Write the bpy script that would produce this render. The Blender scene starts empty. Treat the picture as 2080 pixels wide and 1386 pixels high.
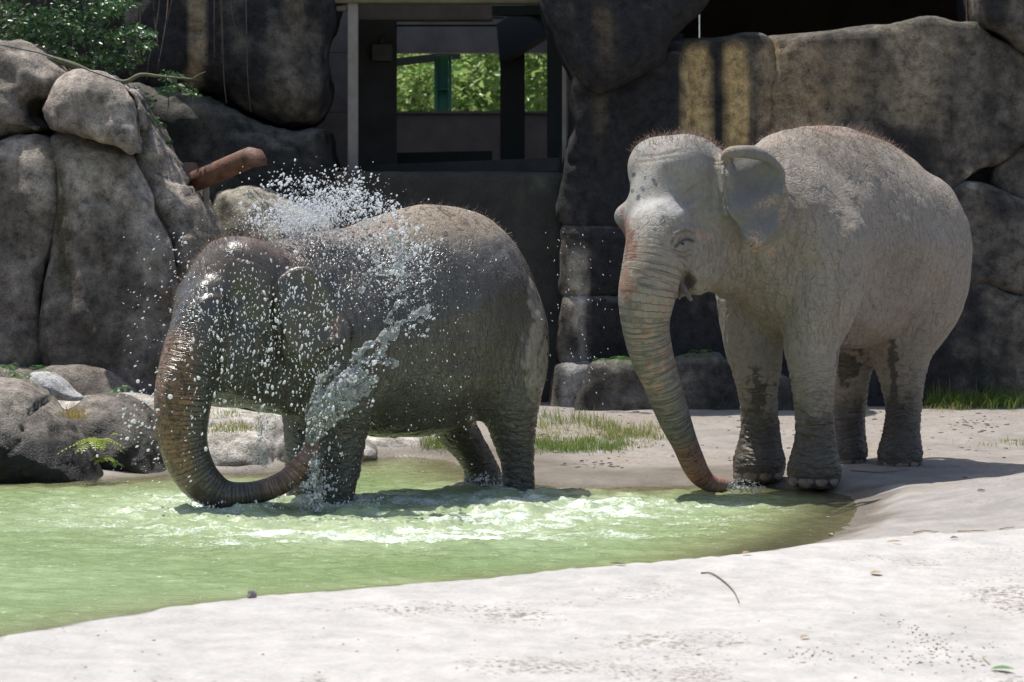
import bpy, bmesh, math, random
import numpy as np
from mathutils import Vector, Matrix
random.seed(7); RNG = np.random.default_rng(7)
S = bpy.context.scene
COL = S.collection

# ------------------------------------------------------------------ camera
CAM_H = 1.7           # eye height above the dry ground, metres
FPX = 5472.0          # focal length in pixels of the 2080 px wide photograph
HOR = 470.0           # horizon row
cam_data = bpy.data.cameras.new('camera')
cam = bpy.data.objects.new('camera', cam_data); COL.objects.link(cam)
cam.location = (0, 0, CAM_H); cam.rotation_euler = (math.pi/2, 0, 0)
cam_data.sensor_width = 36.0
cam_data.lens = 36.0*FPX/2080.0
cam_data.shift_y = -(693.0-HOR)/2080.0
cam_data.clip_start = 0.5; cam_data.clip_end = 400
cam_data.dof.use_dof = True
cam_data.dof.focus_distance = 17.6
cam_data.dof.aperture_fstop = 4.5
S.camera = cam

# ------------------------------------------------------------------ light
SUN_DIR = Vector((-0.27, 0.20, 1.0)).normalized()     # towards the sun
world = bpy.data.worlds.new('World'); S.world = world; world.use_nodes = True
wn = world.node_tree.nodes; wl = world.node_tree.links
bg = wn['Background']; sky = wn.new('ShaderNodeTexSky'); sky.sky_type = 'NISHITA'
sky.sun_disc = False
sky.sun_elevation = math.asin(SUN_DIR.z)
sky.sun_rotation = math.atan2(SUN_DIR.x, SUN_DIR.y)
sky.air_density = 1.0; sky.dust_density = 2.0; sky.ozone_density = 1.0
wl.new(sky.outputs[0], bg.inputs[0]); bg.inputs[1].default_value = 0.15
sun_d = bpy.data.lights.new('sun', 'SUN'); sun_d.energy = 5.0; sun_d.angle = math.radians(0.5)
sun_d.color = (1.0, 0.965, 0.91)
sun = bpy.data.objects.new('sun', sun_d); COL.objects.link(sun)
sun.rotation_euler = SUN_DIR.to_track_quat('Z', 'Y').to_euler()
S.view_settings.view_transform = 'Standard'; S.view_settings.look = 'None'
S.view_settings.gamma = 1.0; S.view_settings.use_curve_mapping = False
S.view_settings.exposure = 0.18
S.render.film_transparent = False
S.cycles.max_bounces = 8; S.cycles.transmission_bounces = 8; S.cycles.transparent_max_bounces = 12
S.cycles.caustics_reflective = False; S.cycles.caustics_refractive = False
S.cycles.sample_clamp_indirect = 6.0

# ------------------------------------------------------------------ small helpers
def W(px, py, d):
    "photo pixel + distance along the view axis -> world point"
    return np.array([(px-1040.0)/FPX*d, d, CAM_H-(py-HOR)/FPX*d])

def on_z(px, py, z):
    d = (CAM_H-z)*FPX/(py-HOR)
    return W(px, py, d)

def tag(o, label=None, cat=None, group=None, kind=None):
    if label: o['label'] = label
    if cat: o['category'] = cat
    if group: o['group'] = group
    if kind: o['kind'] = kind
    return o

def empty(name, loc=(0, 0, 0)):
    o = bpy.data.objects.new(name, None); COL.objects.link(o)
    o.location = loc; o.empty_display_size = 0.1
    return o

def link_mesh(name, me, mat=None, parent=None, loc=None):
    o = bpy.data.objects.new(name, me); COL.objects.link(o)
    if mat is not None:
        me.materials.clear(); me.materials.append(mat)
    if loc is not None: o.location = loc
    if parent is not None: o.parent = parent
    return o

def np_mesh(name, V, Q, smooth=True):
    "numpy vertices + faces (all the same size) -> mesh"
    V = np.asarray(V, dtype=np.float32); Q = np.asarray(Q, dtype=np.int32)
    me = bpy.data.meshes.new(name)
    n, k = Q.shape
    me.vertices.add(len(V)); me.vertices.foreach_set('co', V.ravel())
    me.loops.add(n*k); me.loops.foreach_set('vertex_index', Q.ravel())
    me.polygons.add(n)
    me.polygons.foreach_set('loop_start', np.arange(0, n*k, k, dtype=np.int32))
    me.polygons.foreach_set('loop_total', np.full(n, k, dtype=np.int32))
    me.update(calc_edges=True); me.validate()
    if smooth: me.polygons.foreach_set('use_smooth', np.ones(len(me.polygons), dtype=bool))
    return me

def list_mesh(name, V, F, smooth=False):
    me = bpy.data.meshes.new(name)
    me.from_pydata([tuple(map(float, v)) for v in V], [], [tuple(map(int, f)) for f in F])
    me.update()
    if smooth: me.polygons.foreach_set('use_smooth', np.ones(len(me.polygons), dtype=bool))
    return me

def set_attr(me, name, arr):
    a = me.attributes.get(name) or me.attributes.new(name, 'FLOAT', 'POINT')
    a.data.foreach_set('value', np.asarray(arr, dtype=np.float32))

def set_col(me, name, arr):
    a = me.attributes.get(name) or me.attributes.new(name, 'FLOAT_COLOR', 'POINT')
    arr = np.asarray(arr, dtype=np.float32)
    if arr.shape[1] == 3: arr = np.concatenate([arr, np.ones((len(arr), 1), np.float32)], 1)
    a.data.foreach_set('color', arr.ravel())

def subdivided(me, level=1):
    "Catmull-Clark copy of a mesh"
    o = bpy.data.objects.new('tmp', me); COL.objects.link(o)
    m = o.modifiers.new('s', 'SUBSURF'); m.levels = level; m.render_levels = level
    dg = bpy.context.evaluated_depsgraph_get()
    me2 = bpy.data.meshes.new_from_object(o.evaluated_get(dg), depsgraph=dg)
    bpy.data.objects.remove(o); bpy.data.meshes.remove(me)
    return me2

def get_co(me):
    a = np.empty(len(me.vertices)*3, np.float32); me.vertices.foreach_get('co', a); return a.reshape(-1, 3).astype(np.float64)
def get_no(me):
    a = np.empty(len(me.vertices)*3, np.float32); me.vertex_normals.foreach_get('vector', a); return a.reshape(-1, 3).astype(np.float64)
def set_co(me, V):
    me.vertices.foreach_set('co', np.asarray(V, np.float32).ravel()); me.update()

def sstep(a, b, x):
    t = np.clip((x-a)/(b-a), 0, 1); return t*t*(3-2*t)

# ------------------------------------------------------------------ numpy noise
_P = np.random.default_rng(11).permutation(256); _P = np.concatenate([_P, _P, _P]).astype(np.int64)
_G = np.random.default_rng(12).uniform(-1, 1, 1024).astype(np.float64)
def vnoise(p):
    "value noise in -1..1, p (...,3)"
    p = np.asarray(p, np.float64)
    i = np.floor(p).astype(np.int64); f = p-i; f = f*f*f*(f*(f*6-15)+10)
    out = 0
    for dx in (0, 1):
        for dy in (0, 1):
            for dz in (0, 1):
                h = _P[(_P[(_P[(i[..., 0]+dx) & 255]+i[..., 1]+dy) & 255]+i[..., 2]+dz) & 255]
                w = (f[..., 0] if dx else 1-f[..., 0])*(f[..., 1] if dy else 1-f[..., 1])*(f[..., 2] if dz else 1-f[..., 2])
                out = out+_G[h]*w
    return out
def fbm(p, oct=4, gain=0.5, lac=2.03):
    p = np.asarray(p, np.float64); a = 1.0; s = 0; n = 0
    for k in range(oct):
        s = s+a*vnoise(p+17.3*k); n += a; a *= gain; p = p*lac
    return s/n
def worley(p, jit=0.9):
    "distance to nearest and second nearest cell point"
    p = np.asarray(p, np.float64); i = np.floor(p).astype(np.int64)
    f1 = np.full(p.shape[:-1], 9.0); f2 = f1.copy()
    for dx in (-1, 0, 1):
        for dy in (-1, 0, 1):
            for dz in (-1, 0, 1):
                c = i+np.array([dx, dy, dz])
                h = _P[(_P[(_P[c[..., 0] & 255]+c[..., 1]) & 255]+c[..., 2]) & 255]
                q = c+0.5+0.5*jit*np.stack([_G[h], _G[h+256], _G[h+512]], -1)
                d = np.sqrt(((q-p)**2).sum(-1))
                m = d < f1
                f2 = np.where(m, f1, np.minimum(f2, d)); f1 = np.where(m, d, f1)
    return f1, f2

# ------------------------------------------------------------------ implicit surfaces
class Field:
    def __init__(s, lo, hi, h):
        s.lo = np.array(lo, float); s.h = h
        s.n = np.ceil((np.array(hi, float)-s.lo)/h).astype(int)+1
        s.ax = [(s.lo[k]+h*np.arange(s.n[k])).astype(np.float32) for k in range(3)]
        s.F = np.full(tuple(s.n), 10.0, np.float32)
    def _sl(s, lo, hi):
        a = np.clip(np.floor((np.array(lo)-s.lo)/s.h).astype(int), 0, s.n)
        b = np.clip(np.ceil((np.array(hi)-s.lo)/s.h).astype(int)+1, 0, s.n)
        return tuple(slice(int(p), int(q)) for p, q in zip(a, b))
    def grid(s, sl):
        return (s.ax[0][sl[0]][:, None, None], s.ax[1][sl[1]][None, :, None], s.ax[2][sl[2]][None, None, :])
    def add(s, fn, lo, hi, k=0.05, sub=False, pad=0.2):
        sl = s._sl(np.array(lo)-pad, np.array(hi)+pad)
        if any(q.stop <= q.start for q in sl): return
        a = s.F[sl]; d = fn(*s.grid(sl)).astype(np.float32)
        if sub:
            d = -d; h = np.maximum(k-np.abs(a-d), 0)/k; s.F[sl] = np.maximum(a, d)+h*h*k*0.25
        else:
            h = np.maximum(k-np.abs(a-d), 0)/k; s.F[sl] = np.minimum(a, d)-h*h*k*0.25
    def cone(s, a, b, ra, rb, k=0.05, sub=False):
        a = np.array(a, float); b = np.array(b, float); r = max(ra, rb); ab = b-a; L = max(ab@ab, 1e-9)
        def fn(x, y, z):
            x = x-a[0]; y = y-a[1]; z = z-a[2]
            t = np.clip((x*ab[0]+y*ab[1]+z*ab[2])/L, 0, 1)
            return np.sqrt((x-t*ab[0])**2+(y-t*ab[1])**2+(z-t*ab[2])**2)-(ra+(rb-ra)*t)
        s.add(fn, np.minimum(a, b)-r, np.maximum(a, b)+r, k, sub)
    def ell(s, c, r, k=0.05, R=None, sub=False):
        c = np.array(c, float); r = np.array(r, float)
        if R is None: R = np.eye(3)        # rows: ellipsoid axes
        m = np.abs(R.T)@r
        def fn(x, y, z):
            x = x-c[0]; y = y-c[1]; z = z-c[2]; s0 = 0; s1 = 0
            for q in range(3):
                u = R[q, 0]*x+R[q, 1]*y+R[q, 2]*z
                s0 = s0+(u/r[q])**2; s1 = s1+(u/r[q]**2)**2
            k0 = np.sqrt(s0); return k0*(k0-1)/np.maximum(np.sqrt(s1), 1e-6)
        s.add(fn, c-m, c+m, k, sub)
    def mesh(s, relax=2, keep=True):
        "naive surface nets"
        F = s.F; I = F < 0
        n = np.array(F.shape)
        c = [I[dx:n[0]-1+dx, dy:n[1]-1+dy, dz:n[2]-1+dz] for dx in (0, 1) for dy in (0, 1) for dz in (0, 1)]
        al = np.logical_and.reduce(c); an = np.logical_or.reduce(c); act = an & ~al
        idx = np.full(act.shape, -1, np.int64); cells = np.argwhere(act); idx[act] = np.arange(len(cells))
        acc = np.zeros((len(cells), 3)); cnt = np.zeros(len(cells))
        offs = [(dx, dy, dz) for dx in (0, 1) for dy in (0, 1) for dz in (0, 1)]
        val = {o: F[cells[:, 0]+o[0], cells[:, 1]+o[1], cells[:, 2]+o[2]].astype(float) for o in offs}
        for a in offs:
            for ax in range(3):
                if a[ax]: continue
                b = list(a); b[ax] = 1; b = tuple(b)
                va, vb = val[a], val[b]; m = (va < 0) != (vb < 0)
                t = np.where(m, va/np.where(m, va-vb, 1), 0)
                p = np.array(a, float)[None, :].repeat(len(cells), 0); p[:, ax] += t
                acc += p*m[:, None]; cnt += m
        V = cells+acc/cnt[:, None]
        quads = []
        for ax in range(3):
            u, v = (ax+1) % 3, (ax+2) % 3
            A = [slice(None)]*3; B = [slice(None)]*3; A[ax] = slice(0, n[ax]-1); B[ax] = slice(1, n[ax])
            A, B = I[tuple(A)], I[tuple(B)]
            e = np.argwhere(A != B)
            ok = (e[:, u] > 0) & (e[:, v] > 0) & (e[:, u] < n[u]-1) & (e[:, v] < n[v]-1); e = e[ok]
            ins = A[e[:, 0], e[:, 1], e[:, 2]]
            def at(du, dv):
                q = e.copy(); q[:, u] -= du; q[:, v] -= dv; return idx[q[:, 0], q[:, 1], q[:, 2]]
            q = np.stack([at(1, 1), at(0, 1), at(0, 0), at(1, 0)], 1)
            q = np.where(ins[:, None], q, q[:, ::-1]); quads.append(q)
        Q = np.concatenate(quads); Q = Q[(Q >= 0).all(1)]
        V, Q = largest_piece(V, Q) if keep else (V, Q)
        V = relax_mesh(V, Q, relax)
        return s.lo+V*s.h, Q

def largest_piece(V, Q):
    "drop stray islands"
    E = np.concatenate([Q[:, [j, (j+1) % Q.shape[1]]] for j in range(Q.shape[1])]); lab = np.arange(len(V))
    while True:
        m = np.minimum(lab[E[:, 0]], lab[E[:, 1]]); new = lab.copy(); np.minimum.at(new, E[:, 0], m); np.minimum.at(new, E[:, 1], m); new = new[new]
        if (new == lab).all(): break
        lab = new
    k = np.bincount(lab).argmax(); keep = lab == k; mp = np.cumsum(keep)-1
    return V[keep], mp[Q[keep[Q[:, 0]]]]

def relax_mesh(V, Q, it):
    if it <= 0: return V
    k = Q.shape[1]
    E = np.concatenate([Q[:, [j, (j+1) % k]] for j in range(k)])
    for _ in range(it):
        acc = np.zeros_like(V); cnt = np.zeros(len(V))
        for j in range(3):
            acc[:, j] = np.bincount(E[:, 0], V[E[:, 1], j], len(V))+np.bincount(E[:, 1], V[E[:, 0], j], len(V))
        cnt = np.bincount(E[:, 0], minlength=len(V))+np.bincount(E[:, 1], minlength=len(V))
        V = V*0.4+0.6*acc/np.maximum(cnt, 1)[:, None]
    return V

def poly_sd(P, x, y):
    "signed distance to polygon P, negative inside"
    P = np.asarray(P, float); x, y = np.broadcast_arrays(x, y)
    d = np.full(x.shape, 1e9); ins = np.zeros(x.shape, bool)
    for i in range(len(P)):
        a = P[i]; b = P[i-1]; e = b-a; wx = x-a[0]; wy = y-a[1]
        t = np.clip((wx*e[0]+wy*e[1])/(e@e+1e-12), 0, 1)
        d = np.minimum(d, (wx-e[0]*t)**2+(wy-e[1]*t)**2)
        c = (a[1] > y) != (b[1] > y)
        with np.errstate(divide='ignore', invalid='ignore'):
            xi = (b[0]-a[0])*(y-a[1])/(b[1]-a[1]+1e-30)+a[0]
        ins ^= c & (x < xi)
    d = np.sqrt(d); return np.where(ins, -d, d)

def catmull(P, n):
    "resample control points (rows, any width) smoothly: n points per span"
    P = np.asarray(P, float); Q = np.vstack([2*P[0]-P[1], P, 2*P[-1]-P[-2]]); out = []
    for i in range(len(P)-1):
        a, b, c, d = Q[i:i+4]
        for t in np.linspace(0, 1, n, endpoint=False):
            out.append(0.5*((2*b)+(-a+c)*t+(2*a-5*b+4*c-d)*t*t+(-a+3*b-3*c+d)*t**3))
    out.append(P[-1]); return np.array(out)

def prof(tab, deg=12):
    "smooth 1-D profile from (x, value...) rows sorted by x"
    q = catmull(tab, deg); o = np.argsort(q[:, 0]); q = q[o]
    return lambda x, c=1: np.interp(x, q[:, 0], q[:, c])
# ------------------------------------------------------------------ plain materials
def plain(name, col, rough=.6, spec=.5, **k):
    m = bpy.data.materials.new(name); m.use_nodes = True; b = m.node_tree.nodes['Principled BSDF']
    b.inputs['Base Color'].default_value = (*col, 1); b.inputs['Roughness'].default_value = rough; b.inputs['Specular IOR Level'].default_value = spec
    for a, v in k.items(): b.inputs[a.replace('_', ' ')].default_value = v
    return m

def mottled(name, c1, c2, scale=20, rough=.7, bump=.3, detail=5):
    m = plain(name, c1, rough); n = m.node_tree.nodes; l = m.node_tree.links; b = n['Principled BSDF']
    tc = n.new('ShaderNodeTexCoord'); t = n.new('ShaderNodeTexNoise'); t.inputs['Scale'].default_value = scale; t.inputs['Detail'].default_value = detail; t.inputs['Roughness'].default_value = .62
    l.new(tc.outputs['Object'], t.inputs['Vector']); r = n.new('ShaderNodeValToRGB'); r.color_ramp.elements[0].position = .32; r.color_ramp.elements[1].position = .68
    r.color_ramp.elements[0].color = (*c1, 1); r.color_ramp.elements[1].color = (*c2, 1); l.new(t.outputs['Fac'], r.inputs[0]); l.new(r.outputs[0], b.inputs['Base Color'])
    if bump:
        t2 = n.new('ShaderNodeTexNoise'); t2.inputs['Scale'].default_value = scale*3; t2.inputs['Detail'].default_value = 6; l.new(tc.outputs['Object'], t2.inputs['Vector'])
        bu = n.new('ShaderNodeBump'); bu.inputs['Strength'].default_value = bump; bu.inputs['Distance'].default_value = .02; l.new(t2.outputs['Fac'], bu.inputs['Height']); l.new(bu.outputs[0], b.inputs['Normal'])
    return m

# ------------------------------------------------------------------ painted mineral materials
def painted(name, scale=14, contrast=.5, bump=.5, dist=.02, rough=.85, spec=.3, streak=0.0, attr='col'):
    m = bpy.data.materials.new(name); m.use_nodes = True; n = m.node_tree.nodes; l = m.node_tree.links; b = n['Principled BSDF']
    tc = n.new('ShaderNodeNewGeometry').outputs['Position']
    a = n.new('ShaderNodeAttribute'); a.attribute_name = attr
    def noise(s, d, r, vec=tc):
        t = n.new('ShaderNodeTexNoise'); t.inputs['Scale'].default_value = s; t.inputs['Detail'].default_value = d; t.inputs['Roughness'].default_value = r; l.new(vec, t.inputs['Vector']); return t.outputs['Fac']
    f1 = noise(scale, 7, .68); f2 = noise(scale*6, 4, .7)
    ad = n.new('ShaderNodeMath'); ad.operation = 'MULTIPLY_ADD'; l.new(f2, ad.inputs[0]); ad.inputs[1].default_value = .6; l.new(f1, ad.inputs[2])
    mr = n.new('ShaderNodeMapRange'); l.new(ad.outputs[0], mr.inputs['Value']); mr.inputs['From Min'].default_value = .5; mr.inputs['From Max'].default_value = 1.1
    mr.inputs['To Min'].default_value = 1-contrast; mr.inputs['To Max'].default_value = 1+contrast
    sc = n.new('ShaderNodeVectorMath'); sc.operation = 'SCALE'; l.new(a.outputs['Color'], sc.inputs[0]); l.new(mr.outputs[0], sc.inputs['Scale']); l.new(sc.outputs[0], b.inputs['Base Color'])
    bu = n.new('ShaderNodeBump'); bu.inputs['Strength'].default_value = bump; bu.inputs['Distance'].default_value = dist; l.new(ad.outputs[0], bu.inputs['Height']); l.new(bu.outputs[0], b.inputs['Normal'])
    ra = n.new('ShaderNodeAttribute'); ra.attribute_name = 'wet'
    rm = n.new('ShaderNodeMapRange'); l.new(ra.outputs['Fac'], rm.inputs['Value']); rm.inputs['To Min'].default_value = rough; rm.inputs['To Max'].default_value = .22; l.new(rm.outputs[0], b.inputs['Roughness'])
    b.inputs['Specular IOR Level'].default_value = spec
    return m

ROCKM = painted('artificial_rock', 11, .95, 1.0, .03)
GROUNDM = painted('ground_mineral', 7, .22, .6, .02, .9, .25)
def add_pits(m):
    n = m.node_tree.nodes; l = m.node_tree.links; b = n['Principled BSDF']; src = b.inputs['Base Color'].links[0].from_socket; tc = n.new('ShaderNodeNewGeometry').outputs['Position']
    def noise(s, d, r):
        t = n.new('ShaderNodeTexNoise'); t.inputs['Scale'].default_value = s; t.inputs['Detail'].default_value = d; t.inputs['Roughness'].default_value = r; l.new(tc, t.inputs['Vector']); return t.outputs['Fac']
    a = n.new('ShaderNodeAttribute'); a.attribute_name = 'pit'
    q = n.new('ShaderNodeMath'); q.operation = 'MULTIPLY_ADD'; l.new(a.outputs['Fac'], q.inputs[0]); q.inputs[1].default_value = .17; l.new(noise(36, 7, .72), q.inputs[2])
    r = n.new('ShaderNodeMapRange'); r.interpolation_type = 'SMOOTHSTEP'; r.inputs['From Min'].default_value = .65; r.inputs['From Max'].default_value = .75; l.new(q.outputs[0], r.inputs[0])
    mx = n.new('ShaderNodeMix'); mx.data_type = 'RGBA'; l.new(r.outputs[0], mx.inputs[0]); l.new(src, mx.inputs[6]); mx.inputs[7].default_value = (.17, .145, .12, 1); l.new(mx.outputs[2], b.inputs['Base Color'])
add_pits(GROUNDM)
CONCM = painted('stained_concrete', 6, .4, .45, .02)

def P2(px, py, d):
    w = W(px, py, d); return (w[0], w[2])

def rock(name, poly, d, half, rnd, h=.05, slope=0.0, amp=.03, freq=1.6, k_smooth=4, col=(.1, .1, .1), paint=None, mat=None, parent=None, cracks=(), flat=False, ridge=0.0, grow=0.0):
    "a solid boulder or wall block whose front outline is the polygon (photo pixels at distance d)"
    P = np.array([P2(a, b, d) for a, b in poly]); P = catmull(np.vstack([P, P[:1]]), k_smooth)[:-1] if k_smooth else P
    z0 = P[:, 1].min(); z1 = P[:, 1].max(); yl = d+half
    sl = slope
    y_of = lambda z: yl+sl*(z-z0)
    ylo = min(y_of(z0), y_of(z1))-half-.15; yhi = max(y_of(z0), y_of(z1))+half+.15
    g = max(y_of(z1), y_of(z0))/d; ex = [P[:, 0].min()*np.array([1, g]), P[:, 0].max()*np.array([1, g])]; zz = [CAM_H+(z0-CAM_H)*np.array([1, g]), CAM_H+(z1-CAM_H)*np.array([1, g])]
    F = Field([min(ex[0])-.15, ylo, min(zz[0])-.15], [max(ex[1])+.15, yhi, max(zz[1])+.15], h)
    X, Y, Z = F.grid((slice(None),)*3)
    n = 0
    x2 = np.broadcast_to(X, (F.n[0], 1, F.n[2])); z2 = np.broadcast_to(Z, (F.n[0], 1, F.n[2]))
    sc = d/y_of(z2); d2 = poly_sd(P, x2*sc, CAM_H+(z2-CAM_H)*sc)-grow
    r = min(rnd, half*.98)
    a = d2+r; b = np.abs(Y-y_of(Z))-half+r+ridge*np.minimum(d2, 0)*0
    f = np.sqrt(np.maximum(a, 0)**2+np.maximum(b, 0)**2)+np.minimum(np.maximum(a, b), 0)-r
    F.F = (f+amp*n).astype(np.float32)
    V, Q = F.mesh(2)
    me = np_mesh(name, V, Q); N = get_no(me)
    cr = np.zeros(len(V)); px = 1040+FPX*V[:, 0]/V[:, 1]; py = HOR-FPX*(V[:, 2]-CAM_H)/V[:, 1]
    for pts, wid, dep in cracks:
        q = catmull(np.array(pts, float), 6) if len(pts) > 2 else np.array(pts, float); dd = np.full(len(V), 1e9)
        q = q+np.random.default_rng(len(pts)).normal(0, 1.5, q.shape)
        for i in range(len(q)-1):
            A, B = q[i], q[i+1]; ab = B-A; t = np.clip(((px-A[0])*ab[0]+(py-A[1])*ab[1])/(ab@ab+1e-9), 0, 1)
            dd = np.minimum(dd, (px-A[0]-t*ab[0])**2+(py-A[1]-t*ab[1])**2)
        cr = np.maximum(cr, dep*np.exp(-dd/(wid*wid)))
    bz = fbm(V*freq+d, 5, .55); V = V-N*cr[:, None]+N*(amp*(1.5*bz+.55*fbm(V*freq*4+3, 4)-.7*np.maximum(0, .16-np.abs(fbm(V*freq*1.2+50, 3)))*4*(amp > .02)))[:, None]; set_co(me, V)
    c = np.tile(np.array(col, float), (len(V), 1)); w = np.zeros(len(V))
    if paint is not None: c, w = paint(V, get_no(me), px, py, c, w)
    set_col(me, 'col', np.clip(c, .004, .9)); set_attr(me, 'wet', np.clip(w, 0, 1))
    return link_mesh(name, me, mat or ROCKM, parent)

# ------------------------------------------------------------------ pond outline and terrain
WATER_Z = -0.05
_shore_px = [(-160, 980), (0, 976), (190, 975), (330, 966), (430, 962), (540, 962), (610, 952), (700, 938), (800, 928), (900, 934), (965, 958), (1080, 985), (1200, 991), (1340, 990), (1430, 986), (1500, 984), (1570, 988), (1640, 996), (1700, 1002), (1738, 1014), (1746, 1034), (1722, 1062), (1682, 1090), (1640, 1107)]
_crest_px = [(2300, 1060), (2080, 1074), (1900, 1083), (1700, 1099), (1500, 1126), (1270, 1148), (1040, 1170), (760, 1192), (500, 1214), (250, 1250), (0, 1293), (-200, 1330)]
CREST_Z = 0.06
SHORE = np.array([on_z(a, b, WATER_Z)[:2] for a, b in _shore_px])
CREST = np.array([on_z(a, b, CREST_Z)[:2] for a, b in _crest_px])
_near = [p+np.array([0.0, .20]) for p in CREST[4:]]
POND = np.vstack([SHORE, np.array(_near), [[-6.0, 10.6], [-6.0, 18.9]]])
POND = catmull(np.vstack([POND, POND[:1]]), 3)[:-1]
def seg_dist(P, x, y):
    d = np.full(x.shape, 1e9)
    for a, b in zip(P[:-1], P[1:]):
        e = b-a; t = np.clip(((x-a[0])*e[0]+(y-a[1])*e[1])/(e@e), 0, 1); d = np.minimum(d, (x-a[0]-t*e[0])**2+(y-a[1]-t*e[1])**2)
    return np.sqrt(d)
def ground_height(x, y):
    x = np.asarray(x, float); y = np.asarray(y, float)
    sd = poly_sd(POND, x, y); cd = seg_dist(CREST, x, y)
    yc = np.interp(x, CREST[::-1, 0], CREST[::-1, 1])
    front = y < yc
    p = np.stack([x, y, 0*x], -1)
    far = sstep(19.5, 24.5, y)*.13+sstep(24, 60, y)*.3+.35*sstep(-2.2, -4.0, x)*sstep(19.6, 21.5, y)
    out = -.05+.055*sstep(0, .35, sd)+far+.012*fbm(p*1.3, 3)*sstep(.1, .8, sd)
    ins = -.05-.50*(1-np.exp(np.minimum(sd, 0)/1.35))+.02*fbm(p*2.2, 3)*0
    h = np.where(sd > 0, out, ins)
    bump = CREST_Z-.005
    rim = np.exp(-(cd/.22)**2)*bump
    apron = CREST_Z-.035*(yc-y)+.020*fbm(p*.8+4, 3)*sstep(0, 1.2, yc-y)
    h = np.where(front, apron, h+(np.maximum(h, bump)-h)*np.exp(-(cd/.19)**2))
    # right-hand bank rising out of the pond
    m = sstep(1.95, 3.6, x)*sstep(14.9, 16.9, y)*sstep(18.25, 17.2, y); h = h+np.where(front, 0, .15*m)
    return h
def grid_lines(lo, hi, st, far0, far1):
    a = np.arange(lo, hi+st*.5, st); L = lo-np.geomspace(st, lo-far0, 26)[::-1]; R = hi+np.geomspace(st, far1-hi, 26); return np.r_[L, a, R]
def build_ground():
    xs = grid_lines(-5.4, 5.6, .04, -180, 180); ys = grid_lines(9.6, 25.5, .045, -60, 260)
    Y, X = np.meshgrid(ys, xs, indexing='ij'); Z = ground_height(X, Y)
    Z = np.where((np.abs(X) > 9) | (Y > 40) | (Y < 6), np.minimum(Z, .3), Z)
    V = np.stack([X, Y, Z], -1).reshape(-1, 3); ny, nx = X.shape; i = np.arange(ny*nx).reshape(ny, nx)
    Q = np.stack([i[:-1, :-1], i[:-1, 1:], i[1:, 1:], i[1:, :-1]], -1).reshape(-1, 4)
    x, y = V[:, 0], V[:, 1]; p = np.stack([x, y, 0*x], -1)
    sd = poly_sd(POND, x, y); cd = seg_dist(CREST, x, y); yc = np.interp(x, CREST[::-1, 0], CREST[::-1, 1]); front = y < yc
    n1 = fbm(p*1.1, 4); n2 = fbm(p*5, 4); n3 = fbm(p*17+9, 3)
    # pitted lumps of the cast concrete rim, worn footprints on the terrace
    V[:, 2] += np.where(front, .006*n2+.005*n3+.018*fbm(p*2.3+31, 3), .006*n2+.004*n3)*sstep(0, .2, np.abs(sd))
    V[:, 2] += .012*np.maximum(0, fbm(p*3.1+50, 3))*(sd > .5)*~front
    rim = np.array([.415, .394, .365]); ter = np.array([.27, .243, .215]); bank = np.array([.285, .265, .245])
    c = np.tile(ter, (len(V), 1))*(1+.22*n1+.22*n2)[:, None]
    t = sstep(1.7, 2.4, x)*sstep(18.1, 17.6, y); c = c+(bank*(1+.12*n2+.1*fbm(np.stack([x*1.2+y*.6, y*7-x*3, 0*x], -1), 3))[:, None]-c)*t[:, None]
    t = sstep(-.10, .02, yc-y); t = np.where(sd < -.02, 0, t); c = c+(rim*(1+.08*n1+.07*n2+.07*fbm(p*9+3, 3))[:, None]-c)*t[:, None]
    # earth worn through the paving, dark pits and lichen on the rim
    brown = sstep(.1, .5, n1+.3*n2)*~front*(sd > .3); c = c+(np.array([.245, .205, .165])-c)*(.55*brown)[:, None]
    pitd = sstep(-.25, .45, fbm(p*1.6+70, 4)+.35*sstep(.6, 2.6, x)*sstep(.6, 1.8, yc-y))*sstep(.15, .8, yc-y)+.85*~front*sstep(.3, .8, sd)*sstep(-.4, .3, n1+.5*n2)
    lich = sstep(.18, .5, fbm(p*1.4+20, 4)+.25*n3)*sstep(.5, 1.5, yc-y); c = c+(np.array([.37, .34, .30])-c)*(.28*lich)[:, None]
    wet = sstep(.30, .02, sd+.12*n2+.08*n1)*~front
    wf = sstep(1.35, .25, sd+.5*n1+.15*n2)*sstep(-1.3, -.5, x)*sstep(2.4, 1.6, x)*~front*(y > 17.5); wet = np.maximum(wet, .85*wf)
    wb = sstep(.42, .08, sd+.2*n2)*(x > 2.0)*(y < 18)*~front; wet = np.maximum(wet, wb*sstep(15.0, 15.9, y))
    c = c*(1-.42*wet)[:, None]*np.where(wet > .3, 1, 1)[:, None]
    c = c+(np.array([.27, .225, .165])-c)*(.35*wet)[:, None]
    deep = sstep(0, -.5, sd); c = c+(np.array([.16, .18, .08])-c)*(.8*deep)[:, None]
    me = np_mesh('ground', V, Q); set_col(me, 'col', np.clip(c, .01, .85)); set_attr(me, 'wet', np.clip(.95*wet, 0, 1)); set_attr(me, 'pit', pitd)
    o = link_mesh('ground', me, GROUNDM); o['kind'] = 'structure'; return o

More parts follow.
